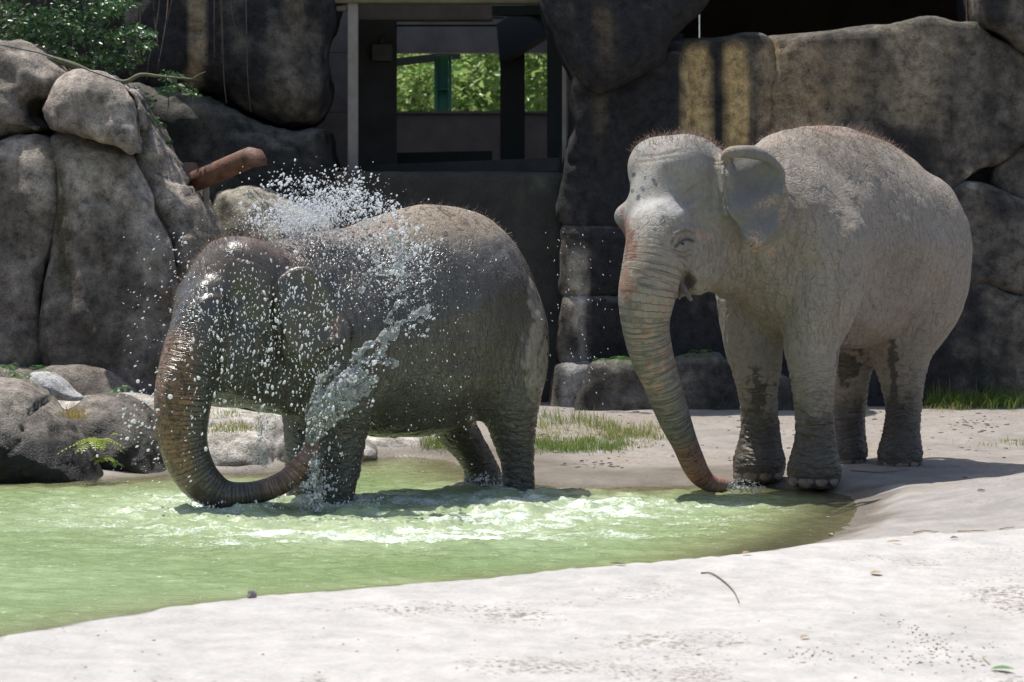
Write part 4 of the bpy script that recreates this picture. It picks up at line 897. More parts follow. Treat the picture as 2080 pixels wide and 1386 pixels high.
def skin_material(name, gloss):
    m = bpy.data.materials.new(name); m.use_nodes = True
    n = m.node_tree.nodes; l = m.node_tree.links; b = n['Principled BSDF']
    def N(t, **k):
        q = n.new(t)
        for a, v in k.items(): setattr(q, a, v)
        return q
    def math_(op, a, b_=None, c=None):
        q = N('ShaderNodeMath', operation=op)
        for i, v in enumerate((a, b_, c)):
            if v is None: continue
            if isinstance(v, (int, float)): q.inputs[i].default_value = v
            else: l.new(v, q.inputs[i])
        return q.outputs[0]
    def attr(nm):
        q = N('ShaderNodeAttribute', attribute_name=nm); return q
    tc = N('ShaderNodeTexCoord').outputs['Object']
    warp = N('ShaderNodeTexNoise'); warp.inputs['Scale'].default_value = 5.0; warp.inputs['Detail'].default_value = 2; l.new(tc, warp.inputs['Vector'])
    wv = N('ShaderNodeVectorMath', operation='MULTIPLY_ADD'); l.new(warp.outputs['Color'], wv.inputs[0]); wv.inputs[1].default_value = (.10,)*3; l.new(tc, wv.inputs[2])
    P = wv.outputs[0]
    def crack(vec, sc, width):
        q = N('ShaderNodeVectorMath', operation='MULTIPLY'); l.new(vec, q.inputs[0]); q.inputs[1].default_value = sc
        v = N('ShaderNodeTexVoronoi', feature='DISTANCE_TO_EDGE'); v.inputs['Scale'].default_value = 1.0; l.new(q.outputs[0], v.inputs['Vector'])
        mr = N('ShaderNodeMapRange', interpolation_type='SMOOTHSTEP'); mr.inputs['From Max'].default_value = width; l.new(v.outputs['Distance'], mr.inputs['Value']); return mr.outputs[0]
    def ridge(vec, sc, width, detail=2.0):
        q = N('ShaderNodeVectorMath', operation='MULTIPLY'); l.new(vec, q.inputs[0]); q.inputs[1].default_value = sc
        v = N('ShaderNodeTexNoise'); v.inputs['Scale'].default_value = 1.0; v.inputs['Detail'].default_value = detail; v.inputs['Roughness'].default_value = .45; l.new(q.outputs[0], v.inputs['Vector'])
        d = math_('ABSOLUTE', math_('SUBTRACT', v.outputs['Fac'], .5)); mr = N('ShaderNodeMapRange', interpolation_type='SMOOTHSTEP'); mr.inputs['From Max'].default_value = width; l.new(d, mr.inputs['Value']); return mr.outputs[0]
    def three(a, b_, c, wa, wb, wc): return math_('MULTIPLY_ADD', a, wa, math_('MULTIPLY_ADD', b_, wb, math_('MULTIPLY', c, wc)))
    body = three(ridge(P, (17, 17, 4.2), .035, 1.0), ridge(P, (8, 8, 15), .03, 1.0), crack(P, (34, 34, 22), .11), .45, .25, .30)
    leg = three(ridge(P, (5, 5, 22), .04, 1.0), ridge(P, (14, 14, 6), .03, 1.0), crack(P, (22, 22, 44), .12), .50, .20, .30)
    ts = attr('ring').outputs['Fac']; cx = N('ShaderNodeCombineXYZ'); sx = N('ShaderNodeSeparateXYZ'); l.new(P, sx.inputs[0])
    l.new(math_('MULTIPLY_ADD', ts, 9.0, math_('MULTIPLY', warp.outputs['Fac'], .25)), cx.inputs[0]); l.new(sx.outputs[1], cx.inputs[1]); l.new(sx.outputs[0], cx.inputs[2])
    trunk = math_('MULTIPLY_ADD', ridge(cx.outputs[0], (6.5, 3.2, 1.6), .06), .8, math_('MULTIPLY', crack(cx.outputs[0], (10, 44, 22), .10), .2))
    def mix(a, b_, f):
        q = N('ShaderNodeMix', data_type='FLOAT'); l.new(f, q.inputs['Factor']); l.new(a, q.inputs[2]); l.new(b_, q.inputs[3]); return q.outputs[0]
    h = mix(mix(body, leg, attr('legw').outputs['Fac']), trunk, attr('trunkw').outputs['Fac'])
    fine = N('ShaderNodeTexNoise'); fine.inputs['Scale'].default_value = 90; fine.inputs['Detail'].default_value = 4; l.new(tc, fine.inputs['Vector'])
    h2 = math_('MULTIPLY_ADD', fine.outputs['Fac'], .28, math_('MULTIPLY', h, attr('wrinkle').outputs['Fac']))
    bu = N('ShaderNodeBump'); bu.inputs['Strength'].default_value = .85; bu.inputs['Distance'].default_value = .008; l.new(h2, bu.inputs['Height']); l.new(bu.outputs[0], b.inputs['Normal'])
    col = attr('skin').outputs['Color']
    f2 = N('ShaderNodeTexNoise'); f2.inputs['Scale'].default_value = 24; f2.inputs['Detail'].default_value = 5; f2.inputs['Roughness'].default_value = .65; l.new(tc, f2.inputs['Vector'])
    mr = N('ShaderNodeMapRange'); mr.inputs['From Min'].default_value = .25; mr.inputs['From Max'].default_value = .75; mr.inputs['To Min'].default_value = .84; mr.inputs['To Max'].default_value = 1.14; l.new(f2.outputs['Fac'], mr.inputs['Value'])
    vm = N('ShaderNodeVectorMath', operation='SCALE'); l.new(col, vm.inputs[0]); gr = math_('MULTIPLY', mr.outputs[0], math_('MULTIPLY_ADD', math_('MULTIPLY', math_('SUBTRACT', h, 1.0), attr('wrinkle').outputs['Fac']), .42, 1.0)); l.new(gr, vm.inputs['Scale']); l.new(vm.outputs[0], b.inputs['Base Color'])  # colour darkened along creases, painting in wrinkle shade as well as dirt
    l.new(attr('rough').outputs['Fac'], b.inputs['Roughness']); b.inputs['Specular IOR Level'].default_value = gloss
    return m

def bristles(E, V, N, weight, count, length, width, back, seed):
    "thin three-sided hairs standing on the skin"
    r = np.random.default_rng(seed); p = weight/weight.sum(); idx = r.choice(len(V), count, p=p)
    B = V[idx]+r.normal(0, .004, (count, 3)); D = N[idx]+r.normal(0, .35, (count, 3)); D[:, 0] -= back; D /= np.linalg.norm(D, axis=1)[:, None]
    L = length*r.uniform(.4, 1.25, count); side = np.cross(D, r.normal(0, 1, (count, 3))); side /= np.linalg.norm(side, axis=1)[:, None]; o2 = np.cross(D, side)
    bend = r.normal(0, .25, (count, 3)); bend[:, 2] -= .15
    M = B+D*(L*.55)[:, None]; T = B+D*L[:, None]+bend*L[:, None]
    vs = []
    for c, w in ((B-D*.01, width), (M, width*.75)):
        vs += [c+side*w, c-side*w*.5+o2*w*.8, c-side*w*.5-o2*w*.8]
    vs.append(T); X = np.stack(vs, 1).reshape(-1, 3); o = np.arange(count)*7
    F = []
    for a, b in ((0, 1), (1, 2), (2, 0)):
        F += [np.stack([o+a, o+b, o+b+3], 1), np.stack([o+a, o+b+3, o+a+3], 1), np.stack([o+3+a, o+3+b, o+6], 1)]
    return np_mesh('hair', X, np.concatenate(F), smooth=False)

def toenail_mesh():
    bm = bmesh.new(); bmesh.ops.create_uvsphere(bm, u_segments=12, v_segments=8, radius=1.0)
    for v in bm.verts:
        x, y, z = v.co; v.co = (max(x, -.4)*.015*(1-.45*max(z, 0)), y*.050*(1-.22*z*z), (z*.8 if z < 0 else z*.9)*.046)
    me = bpy.data.meshes.new('toenail'); bm.to_mesh(me); bm.free()
    me.polygons.foreach_set('use_smooth', np.ones(len(me.polygons), dtype=bool)); return me

def place_elephant(E, o):
    o.matrix_world = Matrix([list(E.R[:, 0])+[E.O[0]], list(E.R[:, 1])+[E.O[1]], list(E.R[:, 2])+[E.O[2]], [0, 0, 0, 1]])

def surface_at(E, V, px, py, r=5):
    a, b, d = E.screen(V); m = np.where((np.abs(a-px) < r) & (np.abs(b-py) < r))[0]
    return V[m[np.argmin(d[m])]]

def finish_elephant(E, sp, paint, label, gloss, group):
    me, V, ts, tw, tl, tq = build_skin(E, sp)
    V = strokes(E, me, V, sp['strokes']); set_co(me, V); N = get_no(me); px, py, dep = E.screen(V)
    # large wrinkle relief, in the mesh itself
    lw = np.zeros(len(V))
    for leg in sp['legs']:
        q = catmull(leg['pts'], 4)
        for a in q:
            if a[2] < .95: lw = np.maximum(lw, sstep(a[3]*1.7, a[3]*1.15, np.linalg.norm(V-a[:3], axis=1)))
    lw *= sstep(sp['legtop'], sp['legtop']-.35, V[:, 2])*(1-tw)
    V0 = V+.03*np.stack([nz(V, 6), nz(V, 6, 40), nz(V, 6, 80)], 1)
    f1, f2 = worley(V0*np.array([17, 17, 6])); body = sstep(0, .25, f2-f1)
    f1, f2 = worley(V0*np.array([7, 7, 26])); leg = sstep(0, .25, f2-f1)
    rng = .5+.5*np.sin(ts*2*math.pi/.026+3.2*nz(V, 7)); rng = rng**.6*(.6+.5*nz(V, 9, 70))+.2
    wr = np.ones(len(V))*sp.get('wrinkle', .8)
    head = sstep(.52, .36, np.linalg.norm((V-E.hp(.05, 0, .15)), axis=1)); wr *= 1-.55*head*(1-tw)
    wr *= 1-.8*sp['earmask'](px, py, dep)
    wr *= 1-sp.get('backsmooth', .3)*sstep(.2, .8, N[:, 2])
    amp = (.0090*fbm(V0*np.array([10, 10, 2.4])+44, 3)*(1-lw)*(1-tw)*(1-head)+.0055*(leg-.7)*lw+.0024*(rng-.6)*tw*(.6+.8*sstep(-.3, .3, nz(V, 5, 90))))*wr*1.2
    cr1 = np.abs(fbm(V0*np.array([6.5, 6.5, 1.7])+11, 3)); cr2 = np.abs(fbm(V0*np.array([3.2, 3.2, 9.0])+71, 3))
    amp -= (.058*np.maximum(.085-cr1, 0)*(1-lw)*(1-tw)+.07*np.maximum(.085-cr2, 0)*np.maximum(lw, .25*(1-tw)))*(1-.8*head)*np.minimum(wr*1.3, 1)*(1-.75*sstep(.35, .75, N[:, 2]))
    amp += .012*nz(V, 3.0, 5)*(1-tw)*(1-lw)
    V = V+N*amp[:, None]; set_co(me, V); N = get_no(me)
    col, rough = paint(E, V, N, px, py, dep, ts, tw, lw, head)
    set_col(me, 'skin', np.clip(col, .004, .9)); set_attr(me, 'rough', rough); set_attr(me, 'ring', ts); set_attr(me, 'trunkw', tw); set_attr(me, 'legw', lw); set_attr(me, 'wrinkle', wr)
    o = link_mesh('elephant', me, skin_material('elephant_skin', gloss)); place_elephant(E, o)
    tag(o, label, 'elephant')
    return o, V, N, ts, tw

def paint_dry(E, V, N, px, py, dep, ts, tw, lw, head):
    n1 = nz(V, 2.2, 3); n2 = nz(V, 7, 9); n3 = nz(V, 26, 1, 4)
    col = np.tile([.285, .245, .198], (len(V), 1))*(1+.14*n1+.12*n2)[:, None]
    col = lerp(col, np.array([.275, .265, .242]), .75*head)
    grime = sstep(.05, .4, n2+.4*n3)*(1-head); col = lerp(col, np.array([.25, .225, .19]), .35*grime)
    # dirt thrown on the back
    back = sstep(2.02, 2.28, V[:, 2])*sstep(.85, .55, V[:, 0])*sstep(-1.05, -.8, V[:, 0])
    dirt = back*sstep(-.22, .18, n3+.55*nz(V, 5, 31))
    col = lerp(col, np.array([.17, .135, .10]), .85*dirt)
    col = lerp(col, np.array([.36, .23, .165]), .45*sstep(.1, .45, nz(V, 3.2, 77))*sstep(2.0, 2.3, V[:, 2]))
    # water splashed on the shins and feet
    wet = np.clip(sstep(.62, .30, V[:, 2]+.22*nz(V, 5, 21)+.10*n3), 0, 1)*(1-tw)
    for cx, cy, rx, ry in ((1540, 800, 28, 70), (1700, 880, 22, 60), (1720, 740, 26, 60), (1815, 800, 10, 90), (1812, 720, 14, 30)):
        wet = np.maximum(wet, sstep(.45, .62, .9*blob(px, py, cx, cy, rx, ry)+.55*n3+.45*n2)*(V[:, 2] < .98))
    rough = .78-.40*wet
    # nose: pink with dark freckles towards the tip
    L = ts.max(); t = ts/L
    pink = tw*np.clip(sstep(.70, .92, t+.10*n2), 0, 1); fr = freckles(V, 42, .40)
    col = lerp(col, np.array([.205, .19, .165]), .6*tw*sstep(.2, .5, t)); 
    col = lerp(col, np.array([.13, .125, .112]), np.clip(.85*tw*sstep(.42, .75, t+.1*n2), 0, 1))
    side = tw*np.clip(blob(px, py, 1330, 720, 40, 130, 8)+.8*blob(px, py, 1290, 560, 40, 50), 0, 1)
    col = lerp(col, np.array([.42, .25, .17]), np.clip(.9*side*sstep(-.1, .3, n3+.4*n2), 0, 1))
    col = lerp(col, np.array([.36, .17, .12]), .95*pink); col = lerp(col, np.array([.07, .05, .042]), .8*pink*fr*sstep(1.0, .8, t))
    # red-brown mud on the bridge of the nose, dark wet drops on the forehead
    mud = sstep(.35, .7, blob(px, py, 1272, 480, 22, 60, -8)+.45*n3)*(N@E.R)[:, 0].clip(-1, 1).__lt__(.35); col = lerp(col, np.array([.20, .10, .066]), .75*mud)
    mud2 = sstep(.45, .8, blob(px, py, 1272, 575, 18, 45, 0)+.4*n3); col = lerp(col, np.array([.26, .14, .095]), .6*mud2)
    for cx, cy, rx, ry, a in ((1330, 371, 4, 11, -28), (1345, 446, 7, 10, -10), (1305, 384, 5, 6, 0), (1310, 362, 3, 4, 0), (1284, 388, 4, 5, 0), (1296, 402, 4, 8, 10), (1331, 467, 4, 4, 0), (1308, 412, 2.5, 4, 0), (1286, 355, 4, 6, 20), (1343, 430, 3, 5, 20), (1320, 395, 2, 2, 0), (1278, 372, 2.5, 4, 0), (1337, 420, 2, 3, 0)):
        w = sstep(.3, .5, blob(px, py, cx, cy, rx, ry, a)); col = lerp(col, np.array([.075, .078, .08]), .9*w); rough = rough-.3*w
    pale = np.clip(blob(px, py, 1320, 420, 45, 40)+blob(px, py, 1370, 425, 30, 14, 15), 0, 1); col = lerp(col, np.array([.47, .46, .44]), .6*pale*sstep(-.2, .2, n2+.3*n3))
    temple = blob(px, py, 1400, 390, 42, 52, -20); col = lerp(col, np.array([.21, .20, .185]), .55*temple)
    # pink lacing on ear edge, cheek and eye corner
    f1, f2 = worley(V*44+3*nz(V, 20, 3)[:, None]); lace = sstep(.22, .05, f2-f1)
    pk = np.zeros(len(V))
    for cx, cy, rx, ry, a, w in ((1535, 488, 20, 26, 0, 1.), (1560, 410, 34, 16, -25, .8), (1590, 430, 10, 40, 10, .8), (1430, 480, 26, 18, 30, .7), (1350, 476, 14, 8, -55, .5), (1565, 512, 16, 16, 0, .7), (1594, 395, 8, 26, 0, .7)):
        pk = np.maximum(pk, w*blob(px, py, cx, cy, rx, ry, a))
    pk *= (dep < 18.3); col = lerp(col, np.array([.46, .30, .21]), np.clip(1.15*sstep(.25, .6, pk+.15*n3)*lace, 0, 1))
    ear = (dep < 17.9)*sstep(.2, .6, blob(px, py, 1540, 400, 70, 110)); col = lerp(col, np.array([.15, .148, .14])*(1+.25*n2.mean()), .88*ear*(1-lace*pk)); 
    for pts, wd, k in (([(1372, 502), (1382, 492), (1394, 487), (1409, 490)], 3.0, .95), ([(1364, 494), (1374, 478), (1392, 469), (1412, 474)], 2.0, .5), ([(1368, 508), (1384, 513), (1404, 508)], 2.0, .5), ([(1376, 520), (1390, 522), (1404, 517)], 1.8, .4)):
        w = np.exp(-(line_px(px, py, pts)/wd)**2)*(dep < 18); col = lerp(col, np.array([.04, .036, .034]), k*w)
    mouth = blob(px, py, 1398, 572, 10, 18)*(dep < 18.2); col = lerp(col, np.array([.055, .043, .040]), np.clip(1.2*mouth, 0, 1))
    col = lerp(col, col*np.array([.36, .35, .34]), wet)
    nail = sstep(.05, 0, V[:, 2])*.5; col = lerp(col, np.array([.16, .14, .12]), nail)
    return col, rough

def paint_wet(E, V, N, px, py, dep, ts, tw, lw, head):
    n1 = nz(V, 2.2, 13); n2 = nz(V, 7, 19); n3 = nz(V, 26, 11, 4)
    dryc = np.tile([.33, .29, .24], (len(V), 1)); wetc = np.tile([.078, .069, .055], (len(V), 1))*(1+.2*n1+.15*n2)[:, None]
    wet = np.ones(len(V))
    d = blob(px, py, 1092, 680, 32, 190, 4)*(V[:, 0] < -.2); streak = .5*nz(V*np.array([1, 1, .55]), 16, 5)+.35*n3
    wet -= .85*sstep(.30, .75, d*.75+.85*streak)*sstep(.1, .4, d)
    top = sstep(1.50, 1.80, V[:, 2]+.08*n2)*(V[:, 0] < .75)
    wet -= .68*top  # upper back drier and also lightened, painting its sun highlight into the colour
    wet = np.clip(wet, 0, 1)
    col = dryc+(wetc-dryc)*wet[:, None]
    rust = sstep(.05, .4, nz(V, 4, 55))*sstep(1.35, 1.65, V[:, 2]); col = lerp(col, np.array([.20, .125, .09]), .45*rust)
    back = sstep(1.56, 1.74, V[:, 2])*sstep(.35, .1, V[:, 0])*sstep(-.75, -.55, V[:, 0]); dirt = back*sstep(-.1, .2, n3+.4*nz(V, 9, 2))
    col = lerp(col, np.array([.26, .20, .13]), .55*back); col = lerp(col, np.array([.085, .06, .04]), .85*dirt*sstep(-.15, .25, nz(V, 40, 8)))
    rough = .24+.5*(1-wet)+.25*top+.10*n2
    t = ts/ts.max(); fr = freckles(V, 46, .42)
    front = sstep(-.15, .35, (N@E.HR[0])+.3*n2)
    br = np.clip(tw*front*sstep(.02, .10, t)*sstep(.62, .40, t), 0, 1); col = lerp(col, np.array([.25, .125, .066]), .9*br); col = lerp(col, np.array([.04, .028, .02]), .85*br*np.maximum(fr, sstep(.15, .4, n3)))
    tip = tw*sstep(.74, .86, t+.06*n2); col = lerp(col, np.array([.30, .165, .115]), .85*tip); col = lerp(col, np.array([.07, .045, .036]), .7*tip*fr*sstep(-.2, .2, n2))
    green = head*sstep(.9, .6, V[:, 2])+.8*blob(px, py, 480, 740, 60, 60); col = lerp(col, np.array([.050, .052, .033]), np.clip(.6*green, 0, 1)*(1-br))
    pk = np.maximum(blob(px, py, 680, 672, 16, 34, 10), .5*blob(px, py, 700, 690, 18, 10))*(dep < 17.5); col = lerp(col, np.array([.30, .16, .11]), .85*np.clip(sstep(.3, .9, pk+.5*n3+.3*n2), 0, 1)*(1-.9*fr))
    hair = sstep(1.30, 1.5, V[:, 2])*(V[:, 0] > .9); col = lerp(col, np.array([.14, .095, .07]), .3*hair); rough = rough+.12*hair
    rough = np.clip(rough, .16, .9)
    return col, rough

def build_elephants():
    hairm = plain('red_brown_hair', (.15, .085, .055), .5); nailm = mottled('toenail_horn', (.075, .062, .053), (.235, .155, .105), 9, .5, .2)
    eyem = plain('eye_dark', (.012, .009, .007), .08)
    nail = toenail_mesh()
    E, sp = spec_dry(); sp['legtop'] = 1.0; sp['wrinkle'] = 1.0; sp['earmask'] = lambda a, b, d: (d < 17.95)*sstep(.2, .5, blob(a, b, 1540, 400, 62, 100))
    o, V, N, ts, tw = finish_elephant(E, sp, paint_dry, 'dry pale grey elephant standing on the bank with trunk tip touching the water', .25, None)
    w = sstep(.3, .8, N[:, 2])*(sstep(2.22, 2.36, V[:, 2])+1.2*sstep(1.0, 1.15, V[:, 0])*sstep(2.05, 2.2, V[:, 2])); w = w*(np.abs(V[:, 1]-np.where(V[:, 0] > 1, E.HC[1], 0)) < .34)
    h = link_mesh('hair', bristles(E, V, N, w+1e-9, 2600, .05, .0011, .35, 5), hairm, o); h['kind'] = 'stuff'
    tl = np.array(sp['tail'][-1][:3]); r = np.random.default_rng(3); TV = np.repeat(tl[None], 80, 0)+r.normal(0, .02, (80, 3)); TN = np.repeat([[0, 0, -1.0]], 80, 0)
    q = link_mesh('tail_tuft', bristles(E, TV, TN, np.ones(80), 160, .24, .0016, 0, 8), hairm, o); q['kind'] = 'stuff'
    for f, rr, fore in sp['feet']:
        ang = (-72, -38, -2, 34, 70) if fore else (-55, -18, 20, 58)
        for k, a in enumerate(ang):
            a = math.radians(a+8); c = math.cos(a); s_ = math.sin(a); q = link_mesh('toenail', nail, nailm, o)
            q.location = (f[0]+.01+c*(rr-.014), f[1]+s_*(rr-.020), .018); q.rotation_euler = (0, -.12, a); sc = (1.0 if fore else .9)*(1.12 if k in (2, 1) else .92); q.scale = (sc, sc, sc)
    p = surface_at(E, V, 1389, 492); bm = bmesh.new(); bmesh.ops.create_uvsphere(bm, u_segments=14, v_segments=10, radius=.02); em = bpy.data.meshes.new('eye'); bm.to_mesh(em); bm.free()
    em.polygons.foreach_set('use_smooth', np.ones(len(em.polygons), dtype=bool))
    q = link_mesh('eye', em, eyem, o); q.location = p+np.array([-.008, -.011, 0]); q.scale = (1, 1, .55)
    # small tush sticking out of the open mouth
    F = Field(E.pt(1395, 590, 17.74)-.12, E.pt(1395, 590, 17.74)+.12, .005)
    F.cone(E.pt(1378, 572, 17.74), E.pt(1403, 608, 17.66), .030, .014, .02); F.cone(E.pt(1385, 590, 17.72), E.pt(1380, 606, 17.70), .018, .010, .02)
    tv, tq_ = F.mesh(2); t = link_mesh('lower_lip', np_mesh('lower_lip', tv, tq_), mottled('lip_skin', (.20, .145, .125), (.17, .14, .125), 30, .5, .3), o); t['label'] = 'pinkish lip tip sticking out of the open mouth'
    E2, sp2 = spec_wet(); sp2['legtop'] = .75; sp2['wrinkle'] = 1.0; sp2['backsmooth'] = .35; sp2['earmask'] = lambda a, b, d: (d < 17.3)*sstep(.2, .5, blob(a, b, 640, 640, 70, 95))
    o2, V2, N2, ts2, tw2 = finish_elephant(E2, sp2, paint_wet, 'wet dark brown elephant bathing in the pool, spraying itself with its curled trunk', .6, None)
    w = sstep(.2, .7, N2[:, 2])*(sstep(1.55, 1.75, V2[:, 2])*.6+1.3*sstep(.95, 1.1, V2[:, 0])*sstep(1.35, 1.5, V2[:, 2])); w += .8*sstep(.3, .8, N2@E2.HR[0])*(V2[:, 0] > 1.3)*sstep(1.15, 1.3, V2[:, 2])
    w *= (np.abs(V2[:, 1]) < .36)
    h = link_mesh('hair', bristles(E2, V2, N2, w+1e-9, 1700, .045, .0011, .35, 6), hairm, o2); h['kind'] = 'stuff'
    p = surface_at(E2, V2, 446, 664); q = link_mesh('eye', em, eyem, o2); q.location = p+np.array([-.006, -.012, 0]); q.scale = (1, 1, .55)
    return (E, o), (E2, o2)
ELE_DRY, ELE_WET = build_elephants()
# ------------------------------------------------------------------ vegetation
def leaf_material(name, c1, c2, trans=.35, rough=.45):
    m = bpy.data.materials.new(name); m.use_nodes = True; n = m.node_tree.nodes; l = m.node_tree.links; b = n['Principled BSDF']; out = n['Material Output']
    a = n.new('ShaderNodeAttribute'); a.attribute_name = 'tone'; q = n.new('ShaderNodeMix'); q.data_type = 'RGBA'; q.inputs[6].default_value = (*c1, 1); q.inputs[7].default_value = (*c2, 1); l.new(a.outputs['Fac'], q.inputs[0])
    l.new(q.outputs[2], b.inputs['Base Color']); b.inputs['Roughness'].default_value = rough
    t = n.new('ShaderNodeBsdfTranslucent'); l.new(q.outputs[2], t.inputs[0]); ms = n.new('ShaderNodeMixShader'); ms.inputs[0].default_value = trans; l.new(b.outputs[0], ms.inputs[1]); l.new(t.outputs[0], ms.inputs[2]); l.new(ms.outputs[0], out.inputs[0])
    return m
def leaves_mesh(name, C, size, rng, droop=.3, wide=.42, up=.4, tone=None):
    "folded lens-shaped leaves at the points C"
    n = len(C); D = rng.normal(0, 1, (n, 3)); D[:, 2] = D[:, 2]*.5-droop; D /= np.linalg.norm(D, axis=1)[:, None]
    U = rng.normal(0, .6, (n, 3))+np.array([0, 0, up*2]); S_ = np.cross(D, U); S_ /= np.linalg.norm(S_, axis=1)[:, None]; U = np.cross(S_, D)
    L = (size*rng.uniform(.6, 1.3, n))[:, None]; w = L*wide
    P = [C, C+D*L*.35+S_*w*.5+U*L*.08, C+D*L*.7+S_*w*.38+U*L*.05, C+D*L-U*L*.08, C+D*L*.7-S_*w*.38+U*L*.05, C+D*L*.35-S_*w*.5+U*L*.08, C+D*L*.5-U*L*.02]
    V = np.stack(P, 1).reshape(-1, 3); o = np.arange(n)*7; F = []
    for a, b in ((0, 1), (1, 2), (2, 3), (3, 4), (4, 5), (5, 0)): F.append(np.stack([o+a, o+b, o+6], 1))
    me = np_mesh(name, V, np.concatenate(F), smooth=False); tn = rng.uniform(0, 1, n) if tone is None else tone; set_attr(me, 'tone', np.repeat(tn, 7)); return me
BARK = mottled('bark', (.06, .045, .033), (.14, .11, .08), 14, .85, .6); GREENBARK = mottled('green_bark', (.07, .085, .035), (.13, .12, .06), 16, .7, .3); ROOTM = mottled('dry_root', (.055, .038, .026), (.11, .08, .055), 12, .8, .3)
rngp = np.random.default_rng(21)
def tree(loc, crown_c, crown_r, n, size, label, mat, group=None, trunk_r=.16, clumps=40):
    t = empty('tree', loc); tag(t, label, 'tree', group); cc = np.array(crown_c); cr = np.array(crown_r)
    ctr = rngp.normal(0, 1, (clumps, 3)); ctr /= np.linalg.norm(ctr, axis=1)[:, None]; ctr *= rngp.uniform(.45, 1.0, (clumps, 1))
    k = rngp.integers(0, clumps, n); C = cc+(ctr[k]+rngp.normal(0, .17, (n, 3)))*cr
    child(link_mesh('crown', leaves_mesh('crown', C, size, rngp, tone=np.clip(rngp.normal(.5, .25, n)+.25*ctr[k, 2], 0, 1)), mat), t)
    base = np.array(loc, float); top = cc-np.array([0, 0, cr[2]*.2])
    child(link_mesh('trunk', tube_mesh('trunk', [tuple(base+np.array([0, 0, -.2]))+(trunk_r*1.3,), tuple(base*.6+top*.4+np.array([.1, 0, 0]))+(trunk_r,), tuple(top)+(trunk_r*.5,)], 10), BARK), t)
    for q in range(6):
        e = cc+ctr[q*3]*cr*.8; s = base*.4+top*.6; child(link_mesh('limb', tube_mesh('limb', [tuple(s)+(trunk_r*.5,), tuple((s+e)/2+np.array([0, 0, .15]))+(trunk_r*.35,), tuple(e)+(trunk_r*.12,)], 7), BARK), t)
    return t
SUNLEAF = leaf_material('sunlit_leaf', (.12, .25, .05), (.42, .52, .19), .5, .3); SUNLEAF2 = leaf_material('pale_sunlit_leaf', (.12, .19, .05), (.32, .37, .13), .5)
tree((-1.5, 39.5, 0), (-1.9, 39.5, 3.6), (1.5, 1.2, 1.5), 5200, .17, 'bushy green tree seen left of the green post in the shelter window', SUNLEAF)
tree((.1, 41.0, 0), (.0, 41.0, 3.9), (1.5, 1.3, 1.7), 5600, .17, 'bright green leafy tree filling the middle of the shelter window', SUNLEAF)
tree((1.1, 43.5, 0), (1.3, 43.5, 4.0), (1.6, 1.3, 2.0), 4200, .15, 'paler thin-leaved tree in the right pane of the shelter window', SUNLEAF2)
tree((-.8, 46.5, 0), (-.6, 46.5, 4.4), (3.6, 1.4, 2.6), 6500, .2, 'dense tree at the back of the shelter window view', SUNLEAF2, clumps=60)

# the fig growing over the outcrop, top left
FIGLEAF = leaf_material('fig_leaf', (.025, .075, .024), (.085, .16, .055), .25, .35)
fig = empty('fig_tree', W(60, 130, 23.0)); tag(fig, 'dark leafy fig spreading over the top of the outcrop with hanging roots', 'tree')
cl = [(20, 20, 60), (70, 60, 55), (120, 25, 50), (60, -40, 70), (160, 60, 50), (200, 20, 45), (240, 75, 42), (130, 110, 40), (190, 110, 42), (250, 120, 34), (290, 90, 26), (215, 150, 22), (270, 60, 28), (30, 70, 40), (170, -30, 60), (245, 10, 35), (-60, 20, 70), (335, 155, 26), (360, 175, 22), (300, 205, 20), (330, 185, 20), (318, 250, 16), (290, 225, 18), (385, 190, 14), (340, 290, 8), (270, 195, 16), (100, 85, 40), (310, 70, 14)]
C = []; T = []
for a, b, r in cl:
    n = int(r*r*.085)+10; d = rngp.uniform(22.6, 23.6, n); ph = rngp.normal(0, .55, (n, 2))*r
    # leaves sit in flat drooping sprays
    spray = rngp.integers(0, max(3, r//6), n); off = rngp.normal(0, .5, (60, 2))*r*np.array([1, .8]); P = np.array([a, b])+.55*off[spray]+.55*ph*np.array([1.2, .55])
    C += [W(p[0], p[1], dd) for p, dd in zip(P, d)]; T += list(np.clip(rngp.normal(.45, .22, n)+.12*(spray % 3), 0, 1))
child(link_mesh('crown', leaves_mesh('crown', np.array(C), .062, rngp, droop=.35, wide=.5, tone=np.array(T)), FIGLEAF), fig)
def pxtube(name, pts, d, r0, r1, mat, par, seg=7, jitter=0.0):
    q = catmull(np.array([list(p)+[d+rngp.normal(0, jitter)] if len(p) == 2 else list(p) for p in pts], float), 4); n = len(q)
    return child(link_mesh(name, tube_mesh(name, [tuple(W(*p))+(r0+(r1-r0)*i/(n-1),) for i, p in enumerate(q)], seg), mat), par)
pxtube('branch', [(95, 118), (150, 133), (190, 150), (250, 167), (285, 152), (330, 156), (400, 162)], 22.4, .032, .008, GREENBARK, fig)
pxtube('branch', [(350, 160), (368, 180), (402, 197)], 22.4, .012, .005, GREENBARK, fig); pxtube('branch', [(392, 160), (404, 152), (418, 146)], 22.4, .007, .003, GREENBARK, fig); pxtube('branch', [(300, 230), (320, 260), (342, 288)], 22.3, .008, .004, GREENBARK, fig)
pxtube('branch', [(-20, -40), (20, 40), (60, 110)], 23.2, .05, .03, BARK, fig); pxtube('branch', [(60, -30), (50, 30), (20, 90)], 23.3, .022, .012, BARK, fig)
